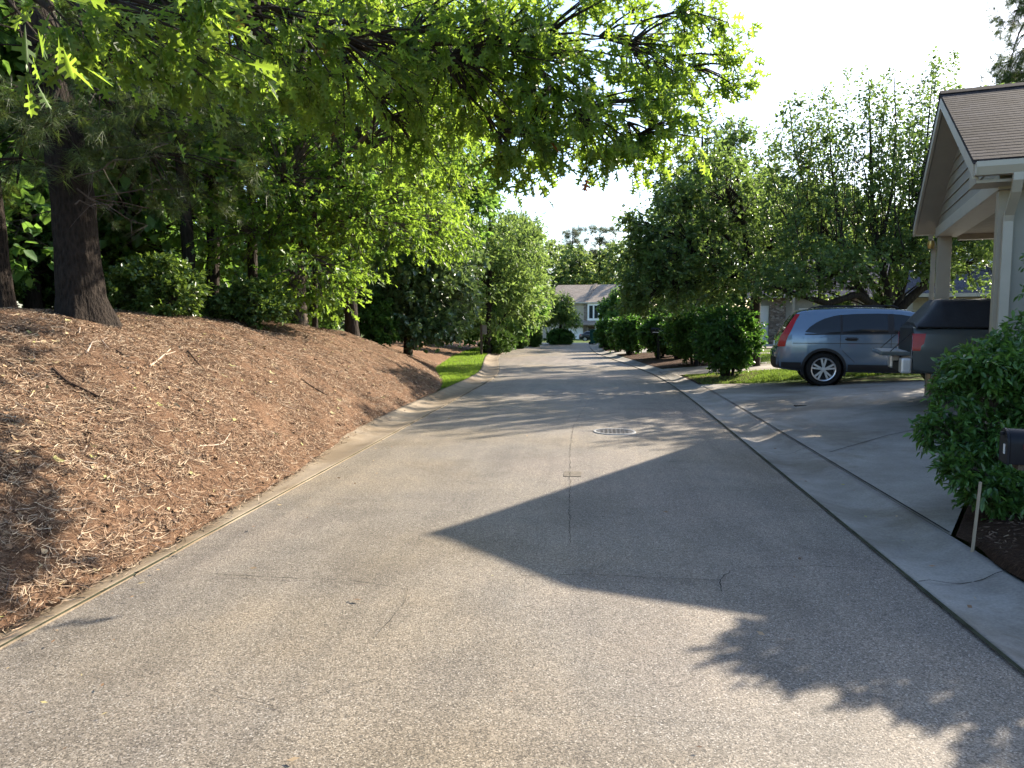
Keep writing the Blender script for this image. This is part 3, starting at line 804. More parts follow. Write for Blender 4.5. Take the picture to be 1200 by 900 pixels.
def pine_tree(name, label, base, tr, lobes, rs, nclump=200, dead=None, group=None, seed=1, size=.2, per=36, cr=.4):
    root = make_tree(name, label, 'tree', base, rs, lobes, [(p,r*.96) for p,r in tr[int(len(tr)*.6):]], nclump, per, cr, size, 'needle', M['needle'], M['pine_bark'], .05, .1, .4, group=group, limb_from=.0, ntw=4)
    root.children[0].name = 'limbs'
    d = detailed_trunk(tr, seed=seed); d.v = [tuple(Vector(v)-Vector(base)) for v in d.v]
    t = d.build('trunk', M['pine_bark'], root, True, 0, 80)
    if dead:
        mb = MB(); r = random.Random(seed)
        for (px,py),(qx,qy),dd in dead:
            a = at(px,py,dd)-Vector(base); b = at(qx,qy,dd+r.uniform(-.6,.6))-Vector(base)
            pts = [a.lerp(b,k/5)+Vector((r.gauss(0,.02),r.gauss(0,.02),r.gauss(0,.02)-.05*k/5)) for k in range(6)]; mb.tube(pts,[.010,.009,.007,.006,.004,.002],5)
            for k in range(2,6):
                for _ in range(3):
                    c = pts[k]+Vector((r.gauss(0,.18),r.gauss(0,.18),r.gauss(-.1,.16))); mb.tube([pts[k],pts[k].lerp(c,.5)+Vector((r.gauss(0,.02),r.gauss(0,.02),r.gauss(0,.02))),c],[.0035,.0025,.0012],4,False)
        mb.build('dead_branches', M['twig_bare'], root)
    return root
M['twig_bare'] = paint('bare_twigs', (.085,.07,.06), .9, .1, .4, 9)
dead = [((85,235),(190,215),9),((80,200),(20,170),8.8),((90,225),(170,260),8.6),((80,180),(200,165),9),((85,240),(10,255),9.2),((75,150),(170,120),8.7),((70,130),(0,110),9),((88,230),(215,245),9.3),((84,210),(150,180),8.5),((75,160),(260,150),9.5),((86,240),(130,235),8.4)]
plobes = [lobe(150,140,9.4,120,40,1.3,1), lobe(60,150,8.6,90,50,1.2,1), lobe(20,215,9.3,60,40,1.1,.7), lobe(190,210,9.6,90,35,1.2,.8), lobe(120,70,9,140,40,1.4,1),
          lobe(20,-150,9,200,120,2,1.2), lobe(0,-420,9,180,130,2,1.4), lobe(250,110,10,100,40,1.2,.7)]
pine_tree('pine_tree', 'big dark pine with a thick leaning trunk on top of the straw bank', base, pine_tr, plobes, RS(12), 150, dead, seed=3, size=.17, per=44)
tp2 = at(2,370,9.4); b2 = Vector((tp2.x,tp2.y,Hs(tp2.x,tp2.y)-.05))
tr2 = [(at(x,y,9.4), w*9.4/F/2) for (x,y), w in [((2,388),44),((2,366),36),((-1,335),31),((-4,300),28),((-14,200),26),((-26,100),24),((-40,0),22),((-60,-200),15),((-70,-400),5)]]
pine_tree('pine_tree', 'pine trunk at the left edge of the view above the straw bank', b2, tr2, [lobe(-60,-150,9.4,110,120,1.5), lobe(-70,-330,9.4,90,100,1.4)], RS(13), 60, None, seed=8)

# --- second oak, further along the bank
d = 17.3; tb = at(350,392,d); base = Vector((tb.x,tb.y,Hs(tb.x,tb.y)-.05))
tr = [(base,.30),(at(350,376,d),.215),(at(349,340,d),.19),(at(347,290,d),.175),(at(350,220,d),.16),(at(352,120,d),.13),(at(356,0,d),.08),(at(360,-90,d),.04)]
lob = [lobe(330,200,15.5,110,80,1.8,1.3), lobe(440,150,16.5,110,90,2,1.7), lobe(420,260,16.8,110,50,1.7,1.5), lobe(500,215,19,62,75,1.6,1.2), lobe(365,325,14.6,62,30,.9,.7),
       lobe(290,280,15.5,80,40,1.3,.7), lobe(390,50,16.5,170,90,2.4,1.3), lobe(260,130,16.5,110,90,1.8,.9), lobe(520,110,18.5,60,70,1.8,.9), lobe(390,-60,17,150,80,2.4,.6), lobe(520,270,20,38,35,1,.4), lobe(530,50,12.5,80,60,1.3,.8), lobe(430,20,13,90,60,1.5,.7)]
make_tree('oak_tree', 'bright green oak halfway along the bank with low drooping branches', 'tree', base, RS(14), lob, tr, 820, 38, .5, .14, 'lobed', M['oak2_leaf'], M['bark'], .07, .45, .75, ntw=4)

# --- trunks and understorey behind the bank
def simple_trunk(px, wpx, d, lean=0, top=9.5, ypx=385):
    p = at(px,ypx,d); b = Vector((p.x,p.y,Hs(p.x,p.y)-.1)); r = wpx*d/F/2
    return b, [(b,r*1.35),(b+Vector((lean*.1,0,.5)),r),(b+Vector((lean*.5,0,top*.35)),r*.88),(b+Vector((lean,0,top*.7)),r*.65),(b+Vector((lean*1.3,0,top)),r*.3)]
def cloud(b, spec):
    return [(b.x+x,b.y+y,b.z+z,rx,ry,rz,w) for x,y,z,rx,ry,rz,w in spec]
TR = [(228,15,15.5,'slender tree with a sunlit patch on its trunk right of the big pine',-.3),
      (250,15,17,'dark straight tree close behind the slender one with the sunlit patch',.2),
      (297,12,18,'thin dark tree rising behind the second azalea on the bank',.1),
      (369,6,19.5,'very thin sapling just right of the bright green oak trunk',.15),
      (413,16,21,'dark trunked tree right of the thin sapling at the end of the bank',-.2)]
for i, (px,w,d,lab,ln) in enumerate(TR):
    b, t = simple_trunk(px,w,d,ln)
    make_tree('woodland_tree', lab, 'tree', b, RS(30+i), cloud(b,[(0,.5,5.2,2.0,1.8,1.3,1),(-1,.8,7,2.2,2,1.6,1.2),(.8,.6,8.5,2.0,2,1.6,1),(0,1.4,3.6,1.6,1.2,.9,.6)]), t, 130, 34, .6, .20, 'oval', M['wood_leaf'], M['bark_dark'], .05, .3, .8)

# woodland behind: three kinds, copied
def proto(seed, h, spread, n, leafm, size=.24):
    b = Vector((0,0,0)); rs = RS(seed); r = random.Random(seed); L = []
    for k in range(9):
        z = h*(.18+.76*k/8); rr = spread*(1-.55*abs(k/8-.4)); a = r.uniform(0,6.28); o = rr*.45
        L.append((math.cos(a)*o,math.sin(a)*o,z,rr*.75,rr*.75,h*.12,rr))
    t = [(b,.22),(Vector((.05,0,h*.3)),.17),(Vector((-.05,.1,h*.6)),.12),(Vector((0,0,h)),.03)]
    return make_tree('woodland_tree','x','tree', b, rs, L, t, n, 32, .75, size, 'oval', leafm, M['bark_dark'], .05, .3, .8, limb_from=.1)
PW = [proto(41,11,3.2,330,M['wood_leaf']), proto(42,9,2.8,300,M['wood_leaf']), proto(43,13,3.4,350,M['wood_leaf'])]
used_proto = set()
def plant(pw, x, y, s, rz, label, group, z=None):
    if id(pw) in used_proto: o = copy_tree(pw)
    else: o = pw; used_proto.add(id(pw))
    o.location = (x,y,(Hs(x,y) if z is None else z)-.08); o.rotation_euler = (0,0,rz); o.scale = (s,s,s); tag(o,label,'tree',group)
    return o
r = random.Random(5); k = 0
for (x0,x1,y0,y1,nn) in ((-17,-10.5,11,17,3),(-22,-12,17,24,4),(-24,-11,24,34,5),(-15,-9.5,6,11,2),(-28,-17,8,18,4),(-24,-9.5,34,50,6),(-36,-24,14,40,6)):
    for i in range(nn):
        x = r.uniform(x0,x1); y = y0+(y1-y0)*(i+r.random())/nn
        plant(PW[k%3], x, y, r.uniform(.85,1.25), r.uniform(0,6.28), 'dense leafy tree deep in the dark woods behind the pine straw bank', 'trees in the woods behind the bank'); k += 1

# azaleas on the crest and undergrowth
def shrub(name, label, b, rs, lobes, n, per, cr, size, tpl, leafm, barkm=None, group=None, stems=7, cat='shrub', **kw):
    b = Vector(b)
    root = make_tree(name, label, cat, b, rs, lobes, [(b+Vector((0,0,-.05)),.04),(b+Vector((0,0,.25)),.03)], n, per, cr, size, tpl, leafm, barkm or M['bark_dark'], .022, kw.pop('droop',.1), kw.pop('upb',.8), group, limb_from=0, **kw)
    return root
def az(px, py, d, w, h, n, label, seed, leafm='azalea_leaf', size=.075):
    p = at(px,py,d); b = Vector((p.x,p.y,Hs(p.x,p.y)-.03)); W = w*d/F/2; Hh = h*d/F
    L = [(b.x,b.y,b.z+Hh*.5,W*.8,W*.75,Hh*.42,1.2),(b.x+W*.5,b.y-W*.3,b.z+Hh*.33,W*.5,W*.5,Hh*.3,.6),(b.x-W*.5,b.y,b.z+Hh*.36,W*.5,W*.5,Hh*.32,.6),(b.x+W*.1,b.y+.1,b.z+Hh*.75,W*.5,W*.5,Hh*.24,.5)]
    return shrub('azalea_shrub', label, b, RS(seed), L, n, 40, .17, size, 'oval', M[leafm], stems=8)
az(188,384,12.5,118,75,190,'dark azalea shrub on the bank crest beside the big pine',51)
az(292,386,13.9,110,55,170,'lower azalea shrub with sunlit tips left of the bright green oak',52)
az(140,366,13.5,60,60,80,'small shadowy shrub close behind the big pine trunk',53)
az(330,384,17,40,40,60,'small leafy shrub at the foot of the bright green oak',54)
az(440,392,23,60,60,110,'dark understorey shrub at the far end of the straw bank',55,'wood_leaf',.11)
PU = None
def understorey(x, y, s, rz):
    global PU
    if PU is None:
        b = Vector((0,0,0)); PU = shrub('undergrowth_shrub','x',b,RS(56),[(0,0,.9,1.3,1.3,.8,1.2),(.7,.3,1.7,1,1,.8,.8),(-.7,.2,1.5,1,1,.8,.8),(0,.1,2.4,.9,.9,.6,.6)],230,40,.38,.105,'oval',M['wood_leaf']); o = PU
    else: o = copy_tree(PU)
    o.location = (x,y,Hs(x,y)-.05); o.rotation_euler = (0,0,rz); o.scale = (s,)*3
    tag(o,'waist to head high green undergrowth shrub among the trees behind the bank','shrub','undergrowth shrubs in the woods')
for i in range(26):
    y = 8.5+i*1.15; understorey(-10.4-r.random()*2.4-.16*max(0,y-9)*.8-(y>22)*1.0, y, r.uniform(.75,1.15), r.uniform(0,6.28))
for i in range(14): understorey(-14-r.random()*6, 7+i*2.3, r.uniform(1,1.5), r.uniform(0,6.28))

# --- the wall of foliage further along on the left
def mass(label, px, py, d, lobes, n, leafm, size, tpl, seed, cr=.5, name='broadleaf_tree', per=36, rad=.14, droop=.3, group=None):
    p = at(px,py,d); b = Vector((p.x,p.y,Hs(p.x,p.y)-.05)); top = max(l[2]+l[5]*.4 for l in lobes)
    t = [(b,rad*1.25),(b+Vector((0,0,.8)),rad),(b+Vector((.1,0,(top-b.z)*.5)),rad*.7),(b+Vector((.1,0,top-b.z)),rad*.25)]
    return make_tree(name,label,'tree',b,RS(seed),lobes,t,n,per,cr,size,tpl,leafm,M['bark_dark'],.05,droop,.8,group,limb_from=.1,zmin=b.z+.15)
mass('glossy leaved evergreen tree branching to the ground behind the grass strip', 478, 398, 25,
     [lobe(472,335,24.5,52,55,1.5,1.5),lobe(515,345,24.5,40,50,1.2,1.3),lobe(495,270,25,50,50,1.5,1.2),lobe(440,360,24,30,32,1.1,.6),lobe(500,385,24,40,16,.9,.6),lobe(530,300,25.5,30,40,1.0,.6),lobe(470,225,26,50,45,1.5,.8)], 430, M['glossy_leaf'], .19,'oval',61,.5)
mass('tall dark tree standing behind the glossy evergreen', 440, 395, 29,
     [lobe(440,200,30,70,60,2,1),lobe(490,160,31,70,60,2,1),lobe(540,190,32,40,60,2,1),lobe(430,290,29,60,50,2,1),lobe(545,240,32,30,50,1.5,.7)], 300, M['wood_leaf'], .24,'oval',62,.7)
mass('light green fine leaved tree leaning out over the left kerb', 572, 402, 36,
     [lobe(572,330,36,38,60,2,1.5),lobe(600,300,37,34,45,2,1.1),lobe(560,262,37,30,40,2,.9),lobe(545,370,35,24,24,1.2,.5),lobe(612,350,37,22,30,1.4,.7)], 420, M['fine_leaf'], .20,'narrow',63,.6)
mass('pale green tree at the far left bend of the road', 622, 400, 47,
     [lobe(616,330,47,24,45,2.2,1.3),lobe(608,280,48,24,28,2,.9),lobe(624,285,49,14,24,2,.6),lobe(634,355,46,10,22,1.5,.4)], 330, M['fine_leaf'], .24,'narrow',64,.7)
mass('dark tree filling the gap behind the light green kerbside tree', 590, 400, 41,
     [lobe(590,360,42,50,32,1.5,1),lobe(560,380,41,36,18,1.2,.6)], 170, M['wood_leaf'], .26,'oval',65,.6)
mass('loose grey green tree rising above the wide clipped hedge', 656, 397, 53,
     [lobe(648,366,53,20,17,1.4,1.2),lobe(662,362,53,13,15,1.2,.7),lobe(640,355,53,14,16,1.2,.7),lobe(668,378,52,8,10,1,.3)], 230, M['fine_leaf'], .20,'narrow',66,.5)

def ball(name, label, px, py, d, w, h, leafm, seed, n=150, size=.075, flat=.85, group=None, stems=0, per=40, cr=.16, z=None):
    p = at(px,py,d); b = Vector((p.x,p.y,(Hs(p.x,p.y) if z is None else z)-.03)); W = w*d/F/2; Hh = h*d/F
    zc = Hh*(.5 if not stems else .56); rz = Hh-zc
    L = [(b.x,b.y,b.z+zc,W*.92,W*.92,rz*.92,1)]
    L += [(b.x+W*.35*math.cos(a),b.y+W*.35*math.sin(a),b.z+zc*.95,W*.6,W*.6,rz*.85,.5) for a in (.4,2.5,4.6)]
    root = make_tree(name,label,'shrub',b,RS(seed),L,[(b+Vector((0,0,-.05)),.06),(b+Vector((0,0,.3)),.05)],n,per,cr,size,'oval',leafm,M['bark_dark'],.03,.05,.7,group,limb_from=0,shell=.25,twigs=True,
       extra=[([b+Vector((.12*math.cos(a),.12*math.sin(a),-.05)),b+Vector((.2*math.cos(a),.2*math.sin(a),zc*.4)),b+Vector((W*.5*math.cos(a),W*.5*math.sin(a),zc))],[.045,.035,.02]) for a in [k*6.28/max(1,stems)+.3 for k in range(stems)]] if stems else None)
    return root
ball('clipped_shrub','low dome of clipped boxwood just right of the wooden signpost',578,408,36.5,36,19,M['clip_leaf'],71,220,.07)
ball('clipped_shrub','taller clipped shrub behind the low boxwood dome by the signpost',587,407,39,32,25,M['clip_leaf'],72,240,.08)
ball('clipped_shrub','rounded clipped shrub between the signpost and the road bend',609,405,44,20,17,M['clip_leaf'],73,150,.08)
ball('clipped_shrub','narrow upright clipped shrub at the road bend',628,405,46.5,11,21,M['clip_leaf'],74,110,.09)
ball('clipped_shrub','small dark clipped shrub between two taller ones near the road bend',598,407,42,11,11,M['hedge_leaf'],75,70,.09)
ball('clipped_hedge','wide dark clipped hedge at the far left end of the road',655,406,52,34,19,M['hedge_leaf'],76,330,.10,z=-.05)

# --- hedge shrubs along the right kerb
HG = 'rounded shrubs along the right kerb'
ball('hedge_shrub','nearest rounded hedge shrub, next to the rear of the blue grey car',852,448,19.6,74,84,M['hedge_leaf'],81,420,.085,group=HG,stems=7,cr=.2)
ball('hedge_shrub','large dark hedge shrub just beyond the nearest one',815,430,25.0,74,68,M['hedge_leaf'],82,420,.095,group=HG,stems=6,cr=.22)
ball('hedge_shrub','hedge shrub third along the right kerb with a dark mailbox at its side',773,424,29.8,46,52,M['hedge_leaf'],83,330,.10,group=HG,stems=5,cr=.22)
ball('hedge_shrub','egg shaped hedge shrub fourth along the right kerb',738,418,33.8,38,46,M['hedge_leaf'],84,300,.11,group=HG,stems=5,cr=.22)
ball('hedge_shrub','slim hedge shrub squeezed behind the egg shaped one',724,414,37.0,22,40,M['hedge_leaf'],85,190,.11,group=HG,stems=4,cr=.22)
ball('hedge_shrub','farthest hedge shrub on the right, next to the green bin',712,411,40.5,27,36,M['hedge_leaf'],86,230,.12,group=HG,stems=4,cr=.25)
ball('hedge_shrub','hedge shrub half hidden between the third and the large dark one',795,424,28.5,36,50,M['hedge_leaf'],87,230,.10,group=HG,stems=4,cr=.22)

# --- trees on the right
b = gnd(884,416,.2); b.z = Hs(b.x,b.y)-.05
d = 22.5
b = at(884,410,d); b.z = Hs(b.x,b.y)-.05
trA = [(b,.2),(at(885,372,d),.15),(at(886,345,d),.14),(at(878,300,d),.11),(at(868,240,d),.07),(at(862,190,d),.03)]
lobA = [lobe(800,290,22,58,55,2,1.2),lobe(850,235,22.5,58,40,2,1.2),lobe(775,335,21.5,38,32,1.6,.8),lobe(850,325,21.5,62,30,2,1.1),lobe(905,290,22.5,45,50,1.8,.9),lobe(745,262,22,18,8,.7,.14),lobe(757,300,22,24,16,1,.35),
        lobe(830,200,22.5,30,26,1.2,.4),lobe(790,232,22,26,18,1,.3),lobe(745,345,22,18,22,1,.3),lobe(765,275,22,24,10,.8,.2)]
make_tree('cherry_tree','dark spreading tree behind the hedge shrubs with layered branches to the left','tree',b,RS(91),lobA,trA,600,40,.42,.115,'oval',M['cherry_leaf'],M['bark_dark'],.07,.25,.8,ntw=5)
# a looser one behind it, seen above and to its left
b = at(800,405,31); b.z = Hs(b.x,b.y)-.05
mass('looser tall tree seen between the spreading tree and the sky',815,405,31,[lobe(800,250,31,40,50,2,1),lobe(830,190,31,34,40,2,.8),lobe(775,220,31,14,36,1,.3),lobe(860,170,31,26,36,1.5,.5),lobe(880,230,31,40,60,2,.8)],300,M['cherry_leaf'],.14,'oval',92,.5)
mass('round dark tree behind the farthest hedge shrubs',730,408,47,[lobe(728,365,47,22,22,1.6,1.2),lobe(742,375,46,16,20,1.4,.6),lobe(720,378,46,12,14,1.2,.4)],220,M['wood_leaf'],.19,'oval',93,.5)

# vase shaped tree behind the cars
d = 19.0
b = at(1045,420,d); b.z = Hs(b.x,b.y)-.05
def limbpx(*pts): return [at(x,y,dd) for x,y,dd in pts]
limbsB = [(limbpx((1044,385,19),(1030,362,18.8),(1005,345,18.5),(970,356,18.2),(935,345,18),(905,335,17.8)),[.12,.11,.10,.08,.06,.03]),
          (limbpx((1044,380,19),(1015,350,19),(1000,325,19),(985,270,19.2),(975,200,19.4),(970,130,19.5)),[.10,.085,.07,.05,.03,.012]),
          (limbpx((1046,380,19),(1040,340,19),(1030,300,19.2),(1022,240,19.3),(1020,160,19.4),(1018,95,19.5)),[.11,.09,.07,.05,.03,.012]),
          (limbpx((1046,378,19),(1065,350,18.8),(1082,335,18.7),(1088,310,18.6),(1078,290,18.6),(1060,270,18.7)),[.12,.10,.09,.07,.05,.02]),
          (limbpx((1046,375,19),(1060,330,19.2),(1070,270,19.4),(1085,180,19.5),(1092,100,19.6)),[.10,.075,.055,.03,.012]),
          (limbpx((1044,378,19),(1030,340,19.6),(995,300,20),(950,250,20),(930,170,20),(925,120,20)),[.10,.08,.06,.04,.025,.012]),
          (limbpx((1046,372,19),(1080,340,19.6),(1120,320,19.8),(1150,300,20),(1165,280,20)),[.09,.07,.05,.03,.015]),
          (limbpx((1030,300,19.2),(1045,230,19),(1050,150,19),(1048,90,19)),[.05,.035,.02,.01])]
lobB = [lobe(960,318,18.4,72,30,1.8,1.2),lobe(920,335,18,40,18,1.2,.45),lobe(1045,305,19,72,32,1.8,1.0),lobe(925,255,19.5,46,48,1.8,.7),lobe(1000,240,19.5,66,45,1.8,.55),lobe(1075,225,19.5,46,48,1.8,.4),lobe(1125,300,19.8,44,26,1.5,.5),lobe(1000,360,19.5,44,12,1.2,.25)]
spikes = [(900,140,28),(915,125,45),(935,108,50),(955,98,50),(975,92,55),(1003,76,60),(1020,82,60),(1040,86,60),(1060,110,55),(1077,84,60),(1092,66,60),(1106,60,55),(1122,90,60),(1135,105,50),(985,130,50),(1050,130,50),(945,150,50)]
lobB += [lobe(1095,285,18.6,46,36,1.6,.8), lobe(1120,240,20,60,70,2,.9), lobe(1170,290,20.5,60,70,2,.9), lobe(1090,170,20,60,40,1.6,.15), lobe(1000,170,19.6,80,40,1.6,.15), lobe(930,180,19.6,40,50,1.4,.15)]
treeB = make_tree('vase_shaped_tree','tall open tree with upright shoots and low curved limbs behind the parked cars','tree',b,RS(94),lobB,[(b,.22),(at(1045,395,d),.17),(at(1045,375,d),.15),(at(1040,345,19.1),.09),(at(1034,310,19.2),.05)],860,36,.34,.088,'oval',M['cherry_leaf'],M['bark_dark'],.028,.15,.6,twig_dir=(0,0,.35),ntw=4,extra=limbsB,limb_from=.5)
# long upright shoots, leaves set all along them
rs = RS(194); mb = MB(); Ps=[];Ds=[]; bb = np.array(b)
for x,y,hh in spikes:
    for q in range(5):
        dd = 19.5+rs.normal(0,.7); tx = x+rs.normal(0,9); a = at(tx+(1030-tx)*.16+rs.normal(0,6), y+hh*2+70+rs.random()*40, dd); e = at(tx, y+abs(rs.normal(0,26))-4, dd)
        bow = rs.normal(0,.22,2)
        pts = [a.lerp(e,k/6)+Vector(rs.normal(0,.05,3))+Vector((bow[0],bow[1],0))*math.sin(k/6*3.14) for k in range(7)]
        mb.tube([p-b for p in pts],[.017,.014,.012,.010,.008,.005,.003],4,False)
        n = int((e-a).length*48); u = rs.random(n)**.8*6; k = np.minimum(u.astype(int),5); A = np.array([tuple(p) for p in pts])
        P_ = A[k]+(A[k+1]-A[k])*(u-k)[:,None]; o = unit(rs,n)*np.array([1,1,.5]); spread = .10+.10*(1-u/6)
        Ps.append(P_+o*spread[:,None]*rs.random(n)[:,None]*1.3); Ds.append(o*.9+np.array([0,0,.35]))
mb.build('shoots', M['bark_dark'], treeB, True)
Ps = np.concatenate(Ps)-bb; Ds = np.concatenate(Ds); n = len(Ps)
leaves('shoot_leaves', Ps, Ds, unit(rs,n)*.8+np.array([0,0,.5]), .085*(.65+.6*rs.random(n)), 'oval', M['cherry_leaf'], treeB, rs)

b = Vector((10.2,19.0,Hs(10.2,19.0)-.05))  # tree added mostly out of sight, to shade the driveway and road
make_tree('cherry_tree','leafy tree added behind the carport roof to shade the driveway','tree',b,RS(193),[(9.2,18.1,3.9,1.2,1.2,1.0,1),(8.7,18.4,5.6,1.1,1.2,1.0,1.2),(10.4,19.0,5.0,1.4,1.4,1.2,1.2),(9.8,17.9,5.6,1.1,1.1,1.0,1),(10.9,20.1,6.1,1.3,1.3,.8,1)],
    [(b,.16),(b+Vector((0,0,1.2)),.12),(b+Vector((0,0,3)),.09),(b+Vector((0,0,5.6)),.03)],310,36,.42,.10,'oval',M['cherry_leaf'],M['bark_dark'],.05,.2,.8,ntw=5)

# conifer at the top right and further trees behind the houses
b = at(1190,400,40); b.z = .3
make_tree('pine_tree','tall pine showing at the top right above the carport roof','tree',b,RS(95),[lobe(1190,20,40,34,16,2,1),lobe(1200,70,40,30,20,2.2,1),lobe(1180,85,40,22,8,1.2,.4),lobe(1210,-30,40,36,26,2,1),lobe(1205,110,40,34,16,2,.6)],
  [(b,.35),(at(1205,200,40),.28),(at(1208,0,40),.15),(at(1208,-60,40),.08)],190,40,.7,.30,'needle',M['needle'],M['pine_bark'],.07,.1,.4,limb_from=.6)
PF = proto(47,11,3.8,300,M['far_leaf'],.32)
def far(px, ypx, d, s, lab, grp, z=None):
    p = at(px,ypx,d); plant(PF,p.x,p.y,s,r.uniform(0,6.28),lab,grp,z=(-1.2 if d>90 else .2) if z is None else z)
FG = 'woodland edge behind the townhouse'
for px,d,s in ((600,150,1.75),(632,140,1.5),(655,155,1.65),(678,145,1.5),(690,160,1.5),(713,150,1.55),(735,140,1.6),(760,135,1.5),(785,130,1.5),(575,135,1.7)):
    far(px,395,d,s,'distant tree in the pale green row behind the tan townhouse',FG)
RG = 'trees behind the neighbouring houses'
for px,d,s in ((905,52,1.0),(945,60,1.05),(990,58,1.0),(1030,62,.95),(1080,66,1.0),(1130,60,1.1),(1180,62,1.1),(870,58,1.05),(835,62,1.1),(800,66,1.1)):
    far(px,390,d,s,'leafy tree beyond the houses on the right, glimpsed through nearer branches',RG)
def tallpine(px, pyt, d, label, seed, thin):
    b = at(px,395,d); b.z = -1.3
    L = []
    for k in range(7):
        yy = pyt+8+k*(14 if not thin else 9)
        for s_ in (-1,1): L.append(lobe(px+s_*rr_(seed,k)*(5 if thin else 9),yy,d,(9 if thin else 13)*(.6+.5*math.sin(1+k)),4,1.6,1))
    make_tree('pine_tree',label,'tree',b,RS(seed),L,[(b,.35),(at(px,330,d),.28),(at(px,pyt+5,d),.06)],110 if thin else 190,26,1.0,.75,'needle',M['needle_far'],M['pine_bark'],.10,.0,.4,limb_from=.5)
def rr_(a,b): return .5+.9*random.Random(a*31+b).random()
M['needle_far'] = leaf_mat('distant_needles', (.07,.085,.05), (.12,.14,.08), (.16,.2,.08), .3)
tallpine(703,262,150,'tall layered pine standing above the townhouse roof',97,False)
tallpine(671,266,160,'thin sparse pine left of the tall layered pine',98,True)
# ------------------------------------------------------------------ the carport house on the right
W = HW
t = thing('carport', 'beige gabled carport with brown shingle roof at the right, a truck parked inside', 'carport', (O_near.x,O_near.y,0), HROT)
def gable(x0, x1, y0, y1, ze, zr, th, ov=0.0):
    m = (y0+y1)/2
    return MB().prism([(y0,ze),(m,zr),(y1,ze),(y1,ze-th),(m,zr-th),(y0,ze-th)],'x',x0,x1)
def coursed_roof(x0, x1, y0, y1, ze, zr, th, nc=30, step=.0035):
    m = (y0+y1)/2; up = []
    for i in range(nc):
        a, b = i/nc, (i+1)/nc
        up += [(y0+(m-y0)*a, ze+(zr-ze)*a+step), (y0+(m-y0)*b, ze+(zr-ze)*b+.001)]
    up.append((m, zr+step)); dn = [(2*m-y_, z_) for y_, z_ in reversed(up[:-1])]
    return MB().prism([(y0,ze-th)]+up+dn+[(y1,ze-th),(m,zr-th)],'x',x0,x1)
rf = coursed_roof(-.045, 13, -.08, W+.08, 3.285, 4.785, .045).build('roof', M['shingle'], t)
MB().prism([(W/2-.14,4.735),(W/2,4.812),(W/2+.14,4.735),(W/2+.14,4.722),(W/2-.14,4.722)],'x',-.05,13).build('ridge_cap', M['shingle'], t)
# starter edge: visible lower lip of the shingles on the rake, slightly ragged
gable(.0, 13, -.02, W+.02, 3.262, 4.745, .12).build('roof_deck', M['trim'], t)
gable(-.035, -.001, -.03, W+.03, 3.272, 4.752, .17).build('rake_board', M['trim_light'], t)
gable(.012, 12.9, .02, W-.02, 3.158, 4.62, .02).build('soffit', M['siding'], t)
mb = MB()
# lapped boards in the gable end
zb = 3.2; k = 0
while zb < 4.45:
    z1 = min(zb+.165, 4.5); 
    def half(z): return (4.60-z)/(4.60-3.13)*(W/2-.02)
    h0, h1 = half(zb), max(.02, half(z1))
    c = W/2
    mb.add([(.300,c-h0,zb),(.300,c+h0,zb),(.318,c+h1,z1),(.318,c-h1,z1),(.34,c-h0,zb),(.34,c+h0,zb),(.34,c+h1,z1),(.34,c-h1,z1)],
           ((0,1,2,3),(7,6,5,4),(0,4,5,1),(1,5,6,2),(2,6,7,3),(3,7,4,0)))
    zb += .165
mb.build('gable_siding', M['siding'], t)
MB().box(.27,.60,.34,W-.34,3.03,3.197).build('header_beam', M['trim_light'], t, bevel=.006)
MB().box(.602,8.9,W-.56,W-.36,2.97,3.19).box(.602,8.9,.545,.60,2.97,3.19).build('side_beam', M['trim'], t)
MB().box(.605,8.9,.61,W-.57,3.06,3.09).build('ceiling', M['ceiling'], t)
def post(x, nm='post'):
    MB().box(x,x+.2,W-.56,W-.36,.15,3.028 if x < .5 else 2.968).build(nm, M['trim'], t, bevel=.008)
post(.3); post(6.3)
MB().box(.3,8.9,.42,.54,.0,3.028).build('wall', M['wall'], t)
MB().box(.285,.44,.405,.552,.0,3.027).build('corner_board', M['trim'], t, bevel=.006)
MB().box(8.9,9.05,.42,W-.36,.0,3.4).build('wall', M['wall'], t)
wf = MB().box(.62,2.0,.392,.419,.85,.93).box(.62,2.0,.392,.419,1.97,2.05).box(.62,.70,.392,.419,.93,1.97).box(1.92,2.0,.392,.419,.93,1.97).box(1.28,1.34,.396,.419,.93,1.97).build('window', M['trim_light'], t)
MB().box(.70,1.92,.405,.4185,.93,1.97).build('pane', M['glass'], wf)
# closed eave along the near side, with gutter and downspout
MB().box(.0,12.9,.0,.418,3.055,3.085).box(.0,.022,.0,.418,3.086,3.2).build('eave_soffit', M['trim'], t)
MB().prism([(-.15,3.255),(-.15,3.2),(-.10,3.12),(-.01,3.12),(-.01,3.255),(-.03,3.255),(-.03,3.14),(-.095,3.14),(-.13,3.205),(-.13,3.255)],'x',-.02,12.9).box(-.025,-.02,-.145,-.012,3.125,3.25).build('gutter', M['trim_light'], t)
MB().prism([(W+.15,3.255),(W+.15,3.2),(W+.10,3.12),(W+.01,3.12),(W+.01,3.255)],'x',-.02,12.9).build('gutter', M['trim_light'], t)
def flat_tube(pts, a, b, mb):
    """rectangular pipe: half sizes a across x, b across y"""
    vs = []
    for p in pts:
        vs += [(p[0]-a,p[1]-b,p[2]),(p[0]+a,p[1]-b,p[2]),(p[0]+a,p[1]+b,p[2]),(p[0]-a,p[1]+b,p[2])]
    fs = [(i*4+k,i*4+(k+1)%4,i*4+4+(k+1)%4,i*4+4+k) for i in range(len(pts)-1) for k in range(4)]
    n = len(pts)*4; return mb.add(vs, fs+[(3,2,1,0),(n-4,n-3,n-2,n-1)])
